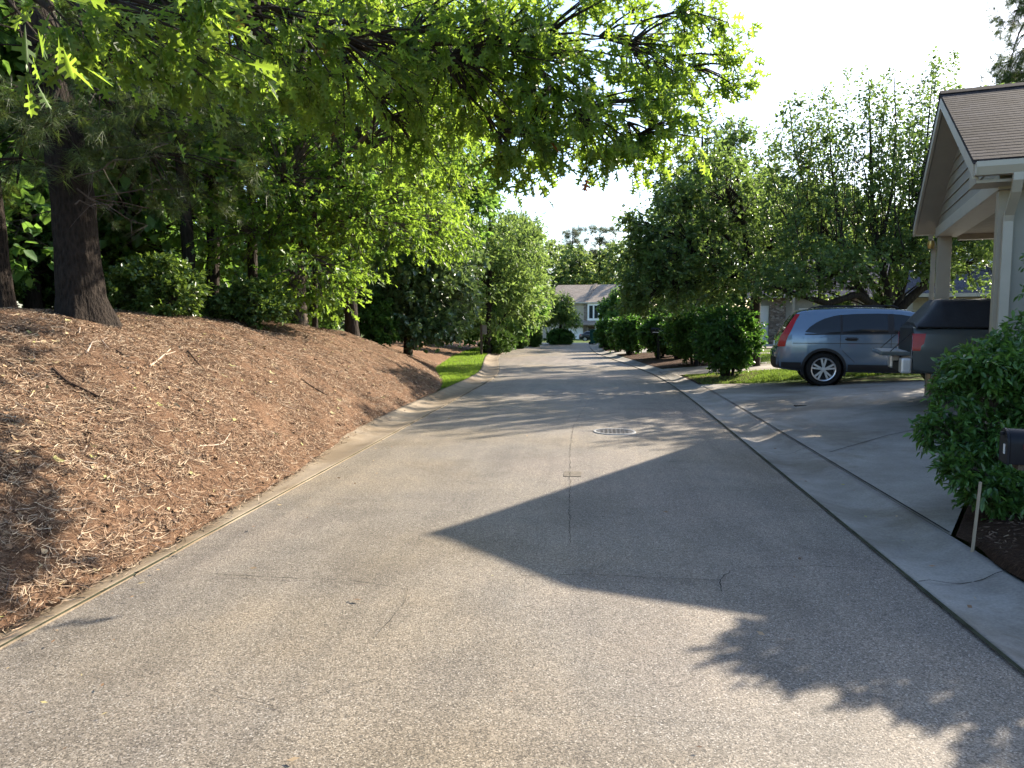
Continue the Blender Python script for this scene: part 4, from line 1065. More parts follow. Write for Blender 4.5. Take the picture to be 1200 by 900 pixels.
flat_tube([(.36,-.07,3.13),(.36,-.07,3.05),(.365,.02,2.94),(.37,.31,2.74),(.37,.35,2.68),(.37,.35,.3),(.34,.22,.2)], .045, .035, MB()).build('downspout', M['trim_light'], t)
flat_tube([(.25,W+.06,3.13),(.25,W+.04,3.05),(.26,W-.25,2.95),(.26,W-.31,2.88),(.26,W-.31,.3)], .035, .03, MB()).build('downspout', M['trim'], t)
lm = MB().lathe([(.0,2.98),(.05,2.97),(.06,2.9),(.04,2.84),(0,2.83)],12,Matrix.Translation((.20,W-.46,0))).build('lantern', M['lamp_amber'], t, True)
# slab kerb of the carport
MB().box(.3,8.9,W-.62,W-.3,.1,.43).build('kerb', M['concrete'], t)

# ------------------------------------------------------------------ vehicles
def lerp_tab(tab):
    xs = [p[0] for p in tab]; zs = [p[1] for p in tab]
    return lambda x: float(np.interp(x, xs, zs))
class Car:
    def __init__(self, name, label, cat, loc, rz, top, bot, hw, plan, L, paintm, wheels, rw, nst=90, group=None, track=.78, well=True):
        self.root = thing(name, label, cat, loc, rz, group)
        self.top = lerp_tab(top); self.bot = lerp_tab(bot); self.hw = lerp_tab(hw); self.plan = lerp_tab(plan); self.L = L
        RA = rw+.055; extra = []
        for wx, wz in wheels: extra += [wx+RA*math.cos(a) for a in np.linspace(0, math.pi, 33)]+[wx-RA-.002, wx+RA+.002]
        xs = sorted(set([round(float(v),4) for v in list(np.linspace(0, L, nst))+[p[0] for p in top]+extra]))
        def arch(x, zb):
            for wx, wz in wheels:
                if abs(x-wx) <= RA+.0005: return max(zb, wz+math.sqrt(max(0,RA*RA-(x-wx)**2)))
            return zb
        rows = []; nz = 12
        for x in xs:
            zb, zt = self.bot(x), self.top(x); row = []
            cr = .035
            row.append((x, 0, zb)); row.append((x, .56, zb)); za = arch(x, zb); row.append((x, .56, za+.001)); row.append((x, self.y(x,za)-(.05 if za == zb else .012), za))
            for k in range(nz+1):
                z = za+.03*(za == zb)+.004+(zt-za-.10)*k/nz; row.append((x, self.y(x,z), z))
            yt = self.y(x, zt-.07)
            for a, dz in ((.97,-.03),(.90,.0),(.75,.014),(.4,.03)): row.append((x, yt*a, zt+dz))
            row.append((x, 0, zt+cr))
            rows.append(row)
        m = len(rows[0]); mb = MB(); n = len(rows); full = []
        for row in rows:
            full.append(row+[(p[0],-p[1],p[2]) for p in reversed(row[1:-1])])
        k = len(full[0]); vs = [p for row in full for p in row]
        fs = [(i*k+j, i*k+(j+1)%k, (i+1)*k+(j+1)%k, (i+1)*k+j) for i in range(n-1) for j in range(k)]
        fs += [tuple(range(k-1,-1,-1)), tuple((n-1)*k+j for j in range(k))]
        mb.add(vs, fs); self.body = mb.build('body', paintm, self.root, True, 0, 32)
        # dark inner arches
        ia = MB()
        for wx, wz in wheels:
            for s in (1,-1):
                yo = self.y(wx, wz+rw)-.035
                prof = [(rw+.052, s*yo), (rw+.052, s*.575), (0.0, s*.57)]
                ia.lathe(prof, 32, Matrix.Translation((wx,0,wz)), 'y')
        ia.box(.5, L-.5, -.55, .55, self.bot(L/2)+.03, self.bot(L/2)+.16)
        ia.build('wheel_arches', M['black_plastic'], self.root)
        self.wheels = wheels; self.rw = rw
    def y(self, x, z): return self.hw(z)*self.plan(x)
    def strip(self, name, x0, x1, zlo, zhi, mat, side, off=.004, nx=24, nz=6, parent=None, thick=0):
        """a panel lying on the flank: zlo / zhi are functions or tables of x"""
        f = zlo if callable(zlo) else (lambda x: zlo); g = zhi if callable(zhi) else (lambda x: zhi)
        P = np.array([[(x, side*(self.y(x,z)+off), z) for z in np.linspace(f(x), g(x), nz)] for x in np.linspace(x0,x1,nx)])
        idx = np.arange(nx*nz).reshape(nx,nz); q = np.stack([idx[:-1,:-1],idx[1:,:-1],idx[1:,1:],idx[:-1,1:]],-1).reshape(-1,4)
        if side > 0: q = q[:, ::-1]
        return np_mesh(name, P.reshape(-1,3), q.ravel(), np.full(len(q),4), mat, parent or self.root, smooth=True)
    def wheel(self, wx, wz, side, style, yo=None):
        yo = yo if yo is not None else self.y(wx, wz+self.rw)-.01; r = self.rw; s = side
        w = MB().lathe([(r*.63,yo-.21),(r*.9,yo-.215),(r*.985,yo-.19),(r,yo-.15),(r,yo-.06),(r*.985,yo-.02),(r*.92,yo+.004),(r*.745,yo+.0),(r*.70,yo-.02)] if s > 0 else
                       [(r*.63,-yo+.21),(r*.9,-yo+.215),(r*.985,-yo+.19),(r,-yo+.15),(r,-yo+.06),(r*.985,-yo+.02),(r*.92,-yo-.004),(r*.745,-yo),(r*.70,-yo+.02)], 48, Matrix.Translation((wx,0,wz)), 'y')
        wo = w.build('wheel', M['rubber'], self.root, True, 0, 40)
        rim = MB().lathe([(r*.72,s*(yo-.010)),(r*.70,s*(yo+.004)),(r*.645,s*(yo-.004)),(r*.63,s*(yo-.06)),(r*.62,s*(yo-.14))], 48, Matrix.Translation((wx,0,wz)), 'y')
        rim.lathe([(0,s*(yo-.008)),(r*.09,s*(yo-.008)),(r*.14,s*(yo-.022)),(r*.15,s*(yo-.06))], 24, Matrix.Translation((wx,0,wz)), 'y')
        nsp = 5
        for k in range(nsp):
            a = 2*math.pi*k/nsp+.3
            for da in ((-.17,.17) if style == 'twin' else (0,)):
                ca, sa = math.cos(a+da*.6), math.sin(a+da*.6); cb, sb = math.cos(a+da*1.15), math.sin(a+da*1.15)
                p0 = Vector((ca*r*.10,0,sa*r*.10)); p1 = Vector((cb*r*.65,0,sb*r*.65)); d = (p1-p0).normalized(); nn = Vector((-d.z,0,d.x))
                w0, w1 = r*.050, r*.058
                if style != 'twin': w0, w1 = r*.10, r*.12
                vs = []
                for yy in (yo-.012, yo-.05):
                    for p, wd in ((p0,w0),(p1,w1)):
                        for sg in (1,-1):
                            q = p+nn*wd*sg; vs.append((wx+q.x, s*yy, wz+q.z))
                rim.add(vs, ((0,1,3,2),(4,6,7,5),(0,2,6,4),(1,5,7,3),(2,3,7,6),(0,4,5,1)))
        rim.build('rim', M['alloy'], wo, True, 0, 30)
        MB().lathe([(0,s*(yo-.15)),(r*.625,s*(yo-.15))], 32, Matrix.Translation((wx,0,wz)), 'y').build('brake_disc', M['black_plastic'], wo)

# --- blue grey wagon
wp = gnd(964,455,.19)
rz = R(-9.5)
# local rear axle at x=.95, near side at y=-.9
cx = Vector((math.cos(rz),math.sin(rz),0)); cy = Vector((-cx.y,cx.x,0))
wp = at(964,455,15.75); wp.z = Hs(wp.x,wp.y)+.004
org = wp-cx*.95+cy*.86
top = [(0,.80),(.05,.95),(.10,1.08),(.2,1.24),(.30,1.41),(.40,1.555),(.5,1.60),(.8,1.635),(1.3,1.655),(1.8,1.655),(2.3,1.635),(2.6,1.60),(2.8,1.545),(3.1,1.34),(3.45,1.10),(3.6,1.05),(4.0,1.0),(4.3,.90),(4.45,.78),(4.52,.62)]
bot = [(0,.42),(.12,.34),(.5,.30),(4.0,.28),(4.4,.32),(4.52,.40)]
hw = [(.28,.82),(.40,.875),(.55,.905),(.75,.912),(.95,.905),(1.10,.888),(1.2,.858),(1.4,.77),(1.55,.70),(1.66,.645)]
plan = [(0,.80),(.06,.86),(.15,.925),(.3,.965),(.6,.99),(1,1),(3.5,1),(4.0,.96),(4.3,.90),(4.52,.72)]
car = Car('parked_car','blue grey crossover car parked side on in the driveway, nose hidden by the truck','car',org,rz,top,bot,hw,plan,4.52,M['blue_paint'],[(.95,.355),(3.57,.355)],.352)
for s in (1,-1):
    car.wheel(.95,.355,s,'twin'); car.wheel(3.57,.355,s,'twin')
    lo = lambda x: 1.125+.0*x+.012*(x-1)
    arc = lerp_tab([(.56,1.15),(.66,1.26),(.8,1.36),(.95,1.435),(1.15,1.495),(1.3,1.52)])
    car.strip('quarter_window', .56,1.26,lambda x: max(1.125, 1.15-.1*(x-.56)),arc,M['car_glass'],s,.005)
    arc2 = lerp_tab([(1.3,1.515),(1.6,1.535),(2.0,1.54),(2.3,1.53)])
    car.strip('door_window', 1.31,2.18,lo,arc2,M['car_glass'],s,.005)
    car.strip('door_window', 2.30,3.12,lo,lerp_tab([(2.2,1.535),(2.45,1.515),(2.62,1.48),(2.9,1.33),(3.12,1.165)]),M['car_glass'],s,.005)
    car.strip('window_pillar', 1.26,1.31,lo,arc2,M['black_plastic'],s,.006,4)
    car.strip('window_pillar', 2.18,2.30,lo,arc2,M['black_plastic'],s,.006,4)
    car.strip('window_trim', .56,3.14,lambda x: lo(x)-.028,lambda x: lo(x)-.003,M['black_plastic'],s,.007,40,3)
    car.strip('body_moulding', .32,3.25,.905,.918,M['black_plastic'],s,.003,30,3)
    # lower cladding, stopping at the wheel openings
    car.strip('cladding', .10,.50,lambda x: car.bot(x)+.035,.50,M['black_plastic'],s,.006,8)
    car.strip('cladding', 1.42,3.12,.315,.465,M['black_plastic'],s,.006,20)
    for wx in (.95,3.57):
        P = MB(); n = 36
        for i in range(n+1):
            a = math.pi*(-.10+1.2*i/n); 
            for rr in (.40,.455):
                x_, z_ = wx+rr*math.cos(a), .355+rr*math.sin(a); P.v.append((x_, s*(car.y(x_,z_)+.007), z_))
        P.f = [(2*i,2*i+1,2*i+3,2*i+2) for i in range(n)]; P.build('arch_trim', M['black_plastic'], car.root)
    for x_ in (1.26,2.235):
        car.strip('door_seam', x_-.005,x_+.005,.47 if x_ > 2 else .82,1.12,M['black_plastic'],s,.003,3,10)
    car.strip('door_seam', 1.30,1.55,lambda x: .8-(x-1.26)*1.0,lambda x: .812-(x-1.26)*1.0,M['black_plastic'],s,.003,8,3)
    for x_ in (1.36,2.42):
        h = MB()
        yb = car.y(x_+.12,1.0)
        h.tube([(x_,s*(yb+.01),1.0),(x_+.03,s*(yb+.04),1.005),(x_+.2,s*(yb+.04),1.01),(x_+.24,s*(yb+.01),1.01)],.016,8); h.build('door_handle', M['black_plastic'], car.root, True)
        car.strip('handle_recess', x_+.02,x_+.22,.965,1.04,M['black_plastic'],s,.003,6,4)
    # tall tail lamp running up the rear pillar
    tl = MB(); A = []; Bp = []
    tab = [(.84,.035),(.95,.055),(1.08,.10),(1.24,.20),(1.41,.305),(1.535,.40)]
    for z_, x_ in [(float(z), float(np.interp(z,[p[0] for p in tab],[p[1] for p in tab]))) for z in np.linspace(.84,1.535,16)]:
        wd = .13 if z_ < 1.12 else .13-.07*(z_-1.12)/.42
        yy = car.y(x_+.02,z_); y2 = car.y(x_+wd,z_)
        A.append((x_-.012, s*yy*.80, z_)); A.append((x_-.018, s*(yy+.006), z_)); A.append((x_+wd, s*(y2+.010), z_))
    n = len(A)//3
    tl.add(A, [(3*i+k,3*i+k+1,3*i+3+k+1,3*i+3+k) for i in range(n-1) for k in range(2)])
    tlo = tl.build('tail_light', M['red_lens'], car.root, True)
    P = [];
    for z_ in np.linspace(.98,1.14,5):
        x_ = float(np.interp(z_,[p[0] for p in tab],[p[1] for p in tab])); yy = car.y(x_+.02,z_)
        P.append([(x_-.021, s*yy*.82, z_),(x_-.024, s*(yy+.002), z_)])
    grid_mesh('clear_lens', np.array(P), M['white_lens'], tlo)
    mr = MB(); yb = car.y(2.95,1.15)
    mr.lathe([(0,-.10),(.05,-.09),(.075,-.02),(.075,.05),(.05,.09),(0,.10)],14,Matrix.Translation((2.98,s*(yb+.14),1.2)) @ Matrix.Diagonal((.8,1,1,1)),'y')
    mr.tube([(2.98,s*(yb-.02),1.15),(2.98,s*(yb+.1),1.18)],.02,6); mr.build('mirror', M['blue_paint'], car.root, True)
    car.strip('headlight', 4.0,4.36,lambda x: .74+.02*(x-4),lambda x: .90-.12*(x-4),M['white_lens'],s,.006)
    rb = MB(); rb.tube([(.75,s*.60,1.66),(.85,s*.605,1.705),(2.3,s*.605,1.705),(2.4,s*.60,1.66)],.014,6); rb.build('roof_rail', M['black_plastic'], car.root, True)
# rear: bumper, tailgate glass, wiper; front screen
bm_ = MB(); P = []
for y_ in np.linspace(-.78,.78,15):
    e = (abs(y_)/.78)**4*.11
    P.append([(-.055+e,y_,.60),(-.075+e,y_,.66),(-.06+e,y_,.76),(.03+e,y_,.80),(.06+e,y_,.58)])
bm_.v = [p for r_ in P for p in r_]; bm_.f = [(i*5+k,i*5+(k+1)%5,i*5+5+(k+1)%5,i*5+5+k) for i in range(14) for k in range(5)]+[(0,1,2,3,4),(74,73,72,71,70)]
bm_.build('rear_bumper', M['blue_paint'], car.root, True, 0, 40)
bl = MB(); P = []
for y_ in np.linspace(-.76,.76,15):
    e = (abs(y_)/.76)**4*.10
    P.append([(-.03+e,y_,.36),(-.06+e,y_,.42),(-.06+e,y_,.597),(.08+e,y_,.595),(.1+e,y_,.36)])
bl.v = [p for r_ in P for p in r_]; bl.f = [(i*5+k,i*5+(k+1)%5,i*5+5+(k+1)%5,i*5+5+k) for i in range(14) for k in range(5)]+[(0,1,2,3,4),(74,73,72,71,70)]
bl.build('bumper_skirt', M['black_plastic'], car.root, True, 0, 40)
P = np.array([[(x_-.012,y_*f_,z_+.012) for y_ in np.linspace(-.62,.62,9)] for x_,z_,f_ in ((.125,1.12,1.0),(.2,1.24,.97),(.3,1.41,.92),(.375,1.52,.88))])
grid_mesh('rear_window', P, M['car_glass'], car.root)
P = np.array([[(x_+.014,y_*f_,z_+.035) for y_ in np.linspace(-.66,.66,9)] for x_,z_,f_ in ((2.85,1.507,.88),(3.1,1.34,.95),(3.42,1.12,1.05))])
grid_mesh('windscreen', P, M['car_glass'], car.root)
MB().box(-.02,.0,-.16,.16,.84,.95).build('number_plate', M['white'], car.root)

# --- dark grey pickup with a soft bed cover, tailgate down
tz = R(-14.5); cx = Vector((math.cos(tz),math.sin(tz),0)); cy = Vector((-cx.y,cx.x,0))
wp = at(1069,432,11.3); wp.z = Hs(wp.x,wp.y)+.115
org = wp+cy*.86
top = [(0,1.17),(2.05,1.17),(2.06,1.20),(2.1,1.30),(2.2,1.68),(2.5,1.74),(3.2,1.74),(3.4,1.70),(3.95,1.20),(4.1,1.16),(4.9,1.08),(5.1,.98),(5.25,.75)]
bot = [(0,.50),(.3,.46),(2.2,.42),(5.0,.40),(5.25,.48)]
hw = [(.40,.88),(.6,.915),(.85,.925),(1.05,.91),(1.17,.885),(1.3,.82),(1.74,.66)]
plan = [(0,.975),(.15,.99),(.5,1),(4.6,1),(5.0,.94),(5.25,.80)]
tr_ = Car('pickup_truck','dark grey pickup with black soft bed cover and lowered tailgate under the carport','truck',org,tz,top,bot,hw,plan,5.25,M['truck_paint'],[(1.08,.305),(4.28,.305)],.405)
for s in (1,-1):
    tr_.wheel(1.08,.305,s,'five'); tr_.wheel(4.28,.305,s,'five')
    tr_.strip('door_window', 2.35,2.95,1.24,lerp_tab([(2.3,1.62),(2.9,1.64)]),M['car_glass'],s,.006)
    tr_.strip('door_window', 3.02,3.75,1.24,lerp_tab([(3,1.64),(3.35,1.60),(3.75,1.30)]),M['car_glass'],s,.006)
    tr_.strip('door_seam', 2.98,2.992,.5,1.22,M['black_plastic'],s,.003,3)
    tr_.strip('bed_seam', 2.065,2.08,.48,1.16,M['black_plastic'],s,.003,3)
    # tail lamp: wraps the rear corner
    A = []
    for z_ in np.linspace(.82,1.08,8):
        b_ = 1 if z_ > .9 else .75
        A += [(-.012,s*(tr_.y(0,z_)-.10),z_),(-.014,s*(tr_.y(0,z_)+.004),z_),(.12*b_+.04*(z_-.82)/.26,s*(tr_.y(.12,z_)+.008),z_)]
    tl = MB().add(A, [(3*i+k,3*i+k+1,3*i+3+k+1,3*i+3+k) for i in range(7) for k in range(2)]).build('tail_light', M['red_lens'], tr_.root, True)
    MB().add([(-.017,s*(tr_.y(0,.8)-.10),.74),(-.019,s*(tr_.y(0,.8)+.003),.74),(-.019,s*(tr_.y(0,.8)+.003),.83),(-.017,s*(tr_.y(0,.8)-.10),.83)],[(0,1,2,3)]).build('clear_lens', M['white_lens'], tl)
    MB().box(-.16,-.012,*(sorted((s*.58,s*.90))),.47,.70).build('bumper_end', M['chrome'], tr_.root, bevel=.03)
    tr_.strip('headlight', 4.95,5.2,.72,.92,M['white_lens'],s,.006)
    mr = MB(); yb = tr_.y(3.6,1.2); mr.box(3.58,3.70,*sorted((s*(yb+.05),s*(yb+.28))),1.2,1.42); mr.build('mirror', M['black_plastic'], tr_.root, bevel=.03)
# open rear of the bed: black sheet standing in for its shaded inside, tailgate lowered flat with its cables
MB().box(-.008,-.002,-.74,.74,.76,1.16).build('bed_shade', M['black_plastic'], tr_.root)
MB().box(-.43,-.012,-.73,.73,.735,.795).build('tailgate', M['truck_paint'], tr_.root, bevel=.012)
MB().box(-.40,-.05,-.66,.66,.7965,.803).build('tailgate_liner', paint('tailgate_liner',(.30,.31,.32),.5,.4,.1,8), tr_.root)
for s in (1,-1): MB().tube([(-.30,s*.75,.80),(-.01,s*.75,1.10)],.008,5).build('tailgate_cable', M['black_plastic'], tr_.root)
MB().box(-.12,-.012,-.575,.575,.46,.60).build('bumper_step', M['black_plastic'], tr_.root, bevel=.02)
# soft cover: sagging vinyl on bows
P = []; xs_ = np.linspace(.03,2.12,22)
for x_ in xs_:
    sl = max(0,(.34-x_)/.34); zt = 1.62-sl*.40-.012*math.sin(x_*9)**2; row = []
    for u in np.linspace(-1,1,25):
        a = abs(u); 
        if a > .6: k_ = (a-.6)/.4; y_ = .70+.165*k_; z_ = zt-.05-(zt-.05-1.172)*k_+.012*math.sin(k_*math.pi)
        else: y_ = .70*(a/.6); z_ = zt-.05*(a/.6)**4
        row.append((x_, math.copysign(y_,u)*(1 if a else 0), z_+.006*math.sin(x_*23+u*9)))
    P.append(row)
cover = grid_mesh('bed_cover', np.array(P), M['vinyl'], tr_.root)
Q = [(p[0]-.0,p[1],p[2]) for p in P[0]]; MB().add(Q+[(.035,.865,1.172),(.035,-.865,1.172)], [tuple(range(len(Q)))]).build('cover_flap', M['vinyl'], tr_.root)
for s in (1,-1): MB().tube([(.05,s*.868,1.18),(2.12,s*.868,1.18)],.012,6).build('cover_rail', M['black_plastic'], tr_.root)
P = np.array([[(x_+.012,y_*f_,z_+.035) for y_ in np.linspace(-.66,.66,7)] for x_,z_,f_ in ((3.42,1.68,.88),(3.92,1.23,1.02))]); grid_mesh('windscreen', P, M['car_glass'], tr_.root)

# --- black car in front of the townhouse
p = at(679,397,104); p.z = -1.1
top = [(0,.75),(.1,.95),(.5,1.02),(.95,1.32),(1.6,1.43),(2.4,1.42),(3.0,1.12),(3.3,.98),(4.1,.88),(4.4,.62)]
bc = Car('parked_car','black car parked in front of the white garage door of the far townhouse','car',p,R(-3),top,[(0,.3),(.4,.22),(4,.22),(4.4,.3)],[(.2,.8),(.6,.88),(.95,.86),(1.43,.6)],[(0,.85),(.4,1),(3.9,1),(4.4,.8)],4.4,M['navy_paint'],[(.85,.31),(3.5,.31)],.31,40)
for s in (1,-1):
    bc.wheel(.85,.31,s,'five'); bc.wheel(3.5,.31,s,'five')
    bc.strip('side_window', .85,2.75,1.0,lerp_tab([(.85,1.2),(1.2,1.33),(2.2,1.37),(2.75,1.12)]),M['car_glass'],s,.006)
    bc.strip('tail_light', .06,.3,.8,.92,M['red_lens'],s,.006); bc.strip('headlight', 4.0,4.3,.68,.78,M['white_lens'],s,.006)

# ------------------------------------------------------------------ street things
# manhole
c = gnd(720,507)
t = thing('manhole_cover','round iron manhole cover with a pale worn rim in the middle of the road','manhole',(c.x,c.y,.0))
MB().lathe([(.27,.014),(.27,.022),(.275,.024),(.30,.024),(.305,.018),(.31,.010)],40).build('frame', M['ironring'], t, True)
lid = MB().lathe([(0,.021),(.267,.021),(.267,.008)],40)
for i in range(-4,5):
    for j in range(-4,5):
        if math.hypot(i,j)*.06 < .235: lid.box(i*.06-.017,i*.06+.017,j*.06-.017,j*.06+.017,.0208,.0262)
lid.build('lid', M['iron'], t)

# post mailbox at the right edge
c = at(1214,522,4.35)
mz = R(-14)
t = thing('mailbox','black rounded steel mailbox with a red flag beside the bushy shrub at the right edge','mailbox',(c.x,c.y,Hs(c.x,c.y)),mz)
z0 = c.z-.11-Hs(c.x,c.y)
arch = [(-.085,0),(-.085,.12)]+[(-.085*math.cos(a),.12+.085*math.sin(a)) for a in np.linspace(.15,math.pi-.15,14)]+[(.085,.12),(.085,0)]
mb_ = MB().prism([(y_,z_+z0) for y_,z_ in arch],'x',-.15,.33); mb_.build('box', M['mailbox'], t, True, .006, 40)
dr = MB().prism([(y_*1.05,z_*1.03+z0-.003) for y_,z_ in arch],'x',-.166,-.151).box(-.185,-.166,-.012,.012,z0+.165,z0+.185)
door = dr.build('door', M['mailbox'], t, False, .003)
MB().box(-.1685,-.1665,-.045,-.012,z0+.055,z0+.115).build('number_sticker', M['white'], door)
fl = MB().box(-.06,-.03,-.094,-.089,z0+.10,z0+.125).box(-.085,.06,-.097,-.0945,z0+.098,z0+.127).lathe([(0,-.100),(.016,-.099),(.016,-.088)],12,Matrix.Translation((.055,0,z0+.113)),'y')
fl.build('flag', paint('red_flag',(.22,.015,.025),.4,.4), t)
MB().box(.12,.22,-.05,.05,-.15,z0-.001).build('post', M['wood_dark'], t, bevel=.006)
MB().box(-.1,.3,-.06,.06,z0-.035,z0-.002).build('bracket', M['wood_dark'], t)
# thin stake
c = gnd(1139,641,.09); topp = at(1149,565,c.y*FY+c.x*FX-.02)
o = MB().tube([(0,0,-.1),topp-c],[.011,.010],8).build('marker_stake', M['stake'], None, True); o.location = c
tag(o,'thin pale marker stake leaning in the mulch bed beside the driveway','stake')
# mailboxes between the hedge shrubs
def small_box(px, py, d, label):
    c = at(px,py,d); g = Hs(c.x,c.y); t = thing('mailbox',label,'mailbox',(c.x,c.y,g),R(-20)); z0 = 1.02
    MB().prism([(y_*1.2,z_*1.1+z0) for y_,z_ in arch],'x',-.28,.28).build('box', M['mailbox'], t, True, 0, 40)
    MB().prism([(y_*1.25,z_*1.13+z0-.004) for y_,z_ in arch],'x',-.296,-.281).build('door', M['mailbox'], t)
    MB().box(-.22,.22,-.112,-.104,z0+.03,z0+.06).build('number_strip', M['white'], t)
    MB().box(-.05,.05,-.05,.05,-.1,z0-.002).build('post', M['mailbox'], t)
small_box(772,398,29.0,'dark mailbox half sunk in the third hedge shrub along the right kerb')
small_box(817,410,24.2,'dark mailbox in front of the large dark hedge shrub')
# wooden signpost on the verge
c = gnd(564,416,.06)
t = thing('signpost','weathered wooden post with a small grey sign on the grass verge','signpost',(c.x,c.y,.04),R(4))
MB().box(-.05,.05,-.05,.05,-.1,1.44).build('post', M['wood_dark'], t, bevel=.008)
MB().box(.051,.26,-.02,.02,.98,1.40).build('sign_panel', paint('grey_sign',(.20,.18,.17),.7,.3), t, bevel=.008)
# wheelie bin
c = gnd(697,403.5)
t = thing('wheelie_bin','green wheeled rubbish bin standing at the end of the right kerb','bin',(c.x,c.y,dip(c.y)+.0),R(-20))
MB().prism([(-.24,.06),(.24,.06),(.30,.98),(-.30,.98)],'y',-.28,.28).build('body', M['bin_green'], t, bevel=.03)
MB().prism([(-.33,.985),(.31,.985),(.30,1.03),(.0,1.07),(-.31,1.04)],'y',-.30,.30).build('lid', M['bin_green'], t, bevel=.015)
for s in (1,-1): MB().lathe([(0,s*.22),(.1,s*.22),(.1,s*.27),(0,s*.27)],18,Matrix.Translation((-.27,0,.1)),'y').build('wheel', M['rubber'], t)
MB().tube([(-.36,-.22,1.0),(-.36,.22,1.0)],.018,6).build('handle', M['bin_green'], t)
# pale rail seen through the woods at the far left
a = at(-40,262,26); b = at(135,297,26)
t = thing('rail','pale sloping rail glimpsed through the woods behind the big pine','rail',(a.x,a.y,Hs(a.x,a.y)))
z_ = Hs(a.x,a.y)
MB().tube([(0,0,a.z-z_),tuple(b-Vector((a.x,a.y,z_)))],.06,8).build('top_rail', M['white'], t)
for u in (0,.5,1):
    q = a.lerp(b,u)-Vector((a.x,a.y,z_)); MB().tube([(q.x,q.y,-.3),(q.x,q.y,q.z-.03)],.045,8).build('post', M['wood_dark'], t)

# ------------------------------------------------------------------ neighbouring houses
def facade_frame(pl, pr_, d0, d1, py=395):
    a = at(pl,py,d0); b = at(pr_,py,d1); u = Vector((b.x-a.x,b.y-a.y,0)); L = u.length; return a, math.atan2(u.y,u.x), L
def zat(py, px, d): return at(px,py,d).z
def win(t, x0, x1, z0, z1, y=0, frame=.07, mull=1, fm='white'):
    f = MB().box(x0,x1,y-.05,y-.002,z1-frame,z1).box(x0,x1,y-.06,y-.002,z0,z0+frame).box(x0,x0+frame,y-.05,y-.002,z0+frame,z1-frame).box(x1-frame,x1,y-.05,y-.002,z0+frame,z1-frame)
    for k in range(mull):
        xm = x0+(x1-x0)*(k+1)/(mull+1); f.box(xm-.025,xm+.025,y-.045,y-.002,z0+frame,z1-frame)
    fo = f.build('window', M[fm], t); MB().box(x0+frame,x1-frame,y-.02,y-.003,z0+frame,z1-frame).build('pane', M['glass'], fo); return fo
# seen through the carport: slate roof with white upper window
a, rz, L = facade_frame(1068, 1290, 27, 25)
t = thing('neighbour_house','neighbouring house with slate coloured roof, seen through the open carport','house',(a.x,a.y,0),rz)
MB().box(0,L,0,7,0,2.50).build('wall', M['house_tan'], t)
MB().add([(-.3,-.5,2.45),(L+.3,-.5,2.45),(L+.3,3.2,4.35),(-.3,3.2,4.35),(L+.3,7.5,2.45),(-.3,7.5,2.45),(-.3,-.5,2.6),(L+.3,-.5,2.6),(L+.3,3.2,4.5),(-.3,3.2,4.5),(L+.3,7.5,2.6),(-.3,7.5,2.6)],
   [(0,1,2,3),(3,2,4,5),(7,6,9,8),(8,9,11,10),(0,6,7,1),(0,3,9,6),(3,5,11,9),(1,7,8,2),(2,8,10,4),(4,10,11,5)]).build('roof', M['shingle_dark'], t)
MB().box(-.3,L+.3,-.62,-.505,2.47,2.6).build('gutter', M['trim_light'], t)
dm = MB().box(1.4,3.8,1.6,4.5,3.3,4.9).build('dormer', M['white'], t); MB().add([(1.1,1.3,4.85),(4.1,1.3,4.85),(2.6,1.3,5.7),(1.1,5,4.85),(4.1,5,4.85),(2.6,5,5.7)],[(0,1,2),(0,2,5,3),(1,4,5,2),(3,5,4),(0,3,4,1)]).build('dormer_roof', M['shingle_dark'], dm)
f = MB().box(2.05,3.15,1.55,1.597,3.75,4.7).build('window', M['white'], dm)
for x0 in (2.12,2.63): MB().box(x0,x0+.45,1.54,1.5485,3.82,4.63).build('pane', M['glass'], dm)
win(t,1.0,2.2,1.0,2.1); win(t,4.0,5.2,1.0,2.1)
# stone and grey siding house behind the nearest hedge, with a white door surround
a, rz, L = facade_frame(884, 1075, 40, 37)
t = thing('neighbour_house','grey sided house with stone pillar and white door behind the nearest hedge shrub','house',(a.x,a.y,0),rz)
MB().box(0,L,0,7,0,3.0).build('wall', M['grey_siding'], t)
MB().box(.75,1.55,-.25,-.003,0,2.9).build('stone_pillar', M['stone'], t); MB().box(4.2,5.0,-.25,-.003,0,2.9).build('stone_pillar', M['stone'], t)
MB().box(.08,.70,-.06,-.003,.1,2.45).build('door', M['white'], t)
MB().add([(-.4,-.6,2.95),(L+.4,-.6,2.95),(L+.4,3.5,5.1),(-.4,3.5,5.1),(L+.4,7.6,2.95),(-.4,7.6,2.95)],[(0,1,2,3),(3,2,4,5),(0,3,5),(1,4,2),(0,5,4,1)]).build('roof', M['shingle_dark'], t)
MB().box(-.4,L+.4,-.74,-.605,2.85,2.97).build('gutter', M['trim_light'], t)
win(t,2.2,3.6,.9,2.3); win(t,5.6,7.0,.9,2.3)
for x in (1.9,3.9): MB().box(x,x+.12,-.9,-.78,0,2.84).build('porch_post', M['trim'], t)

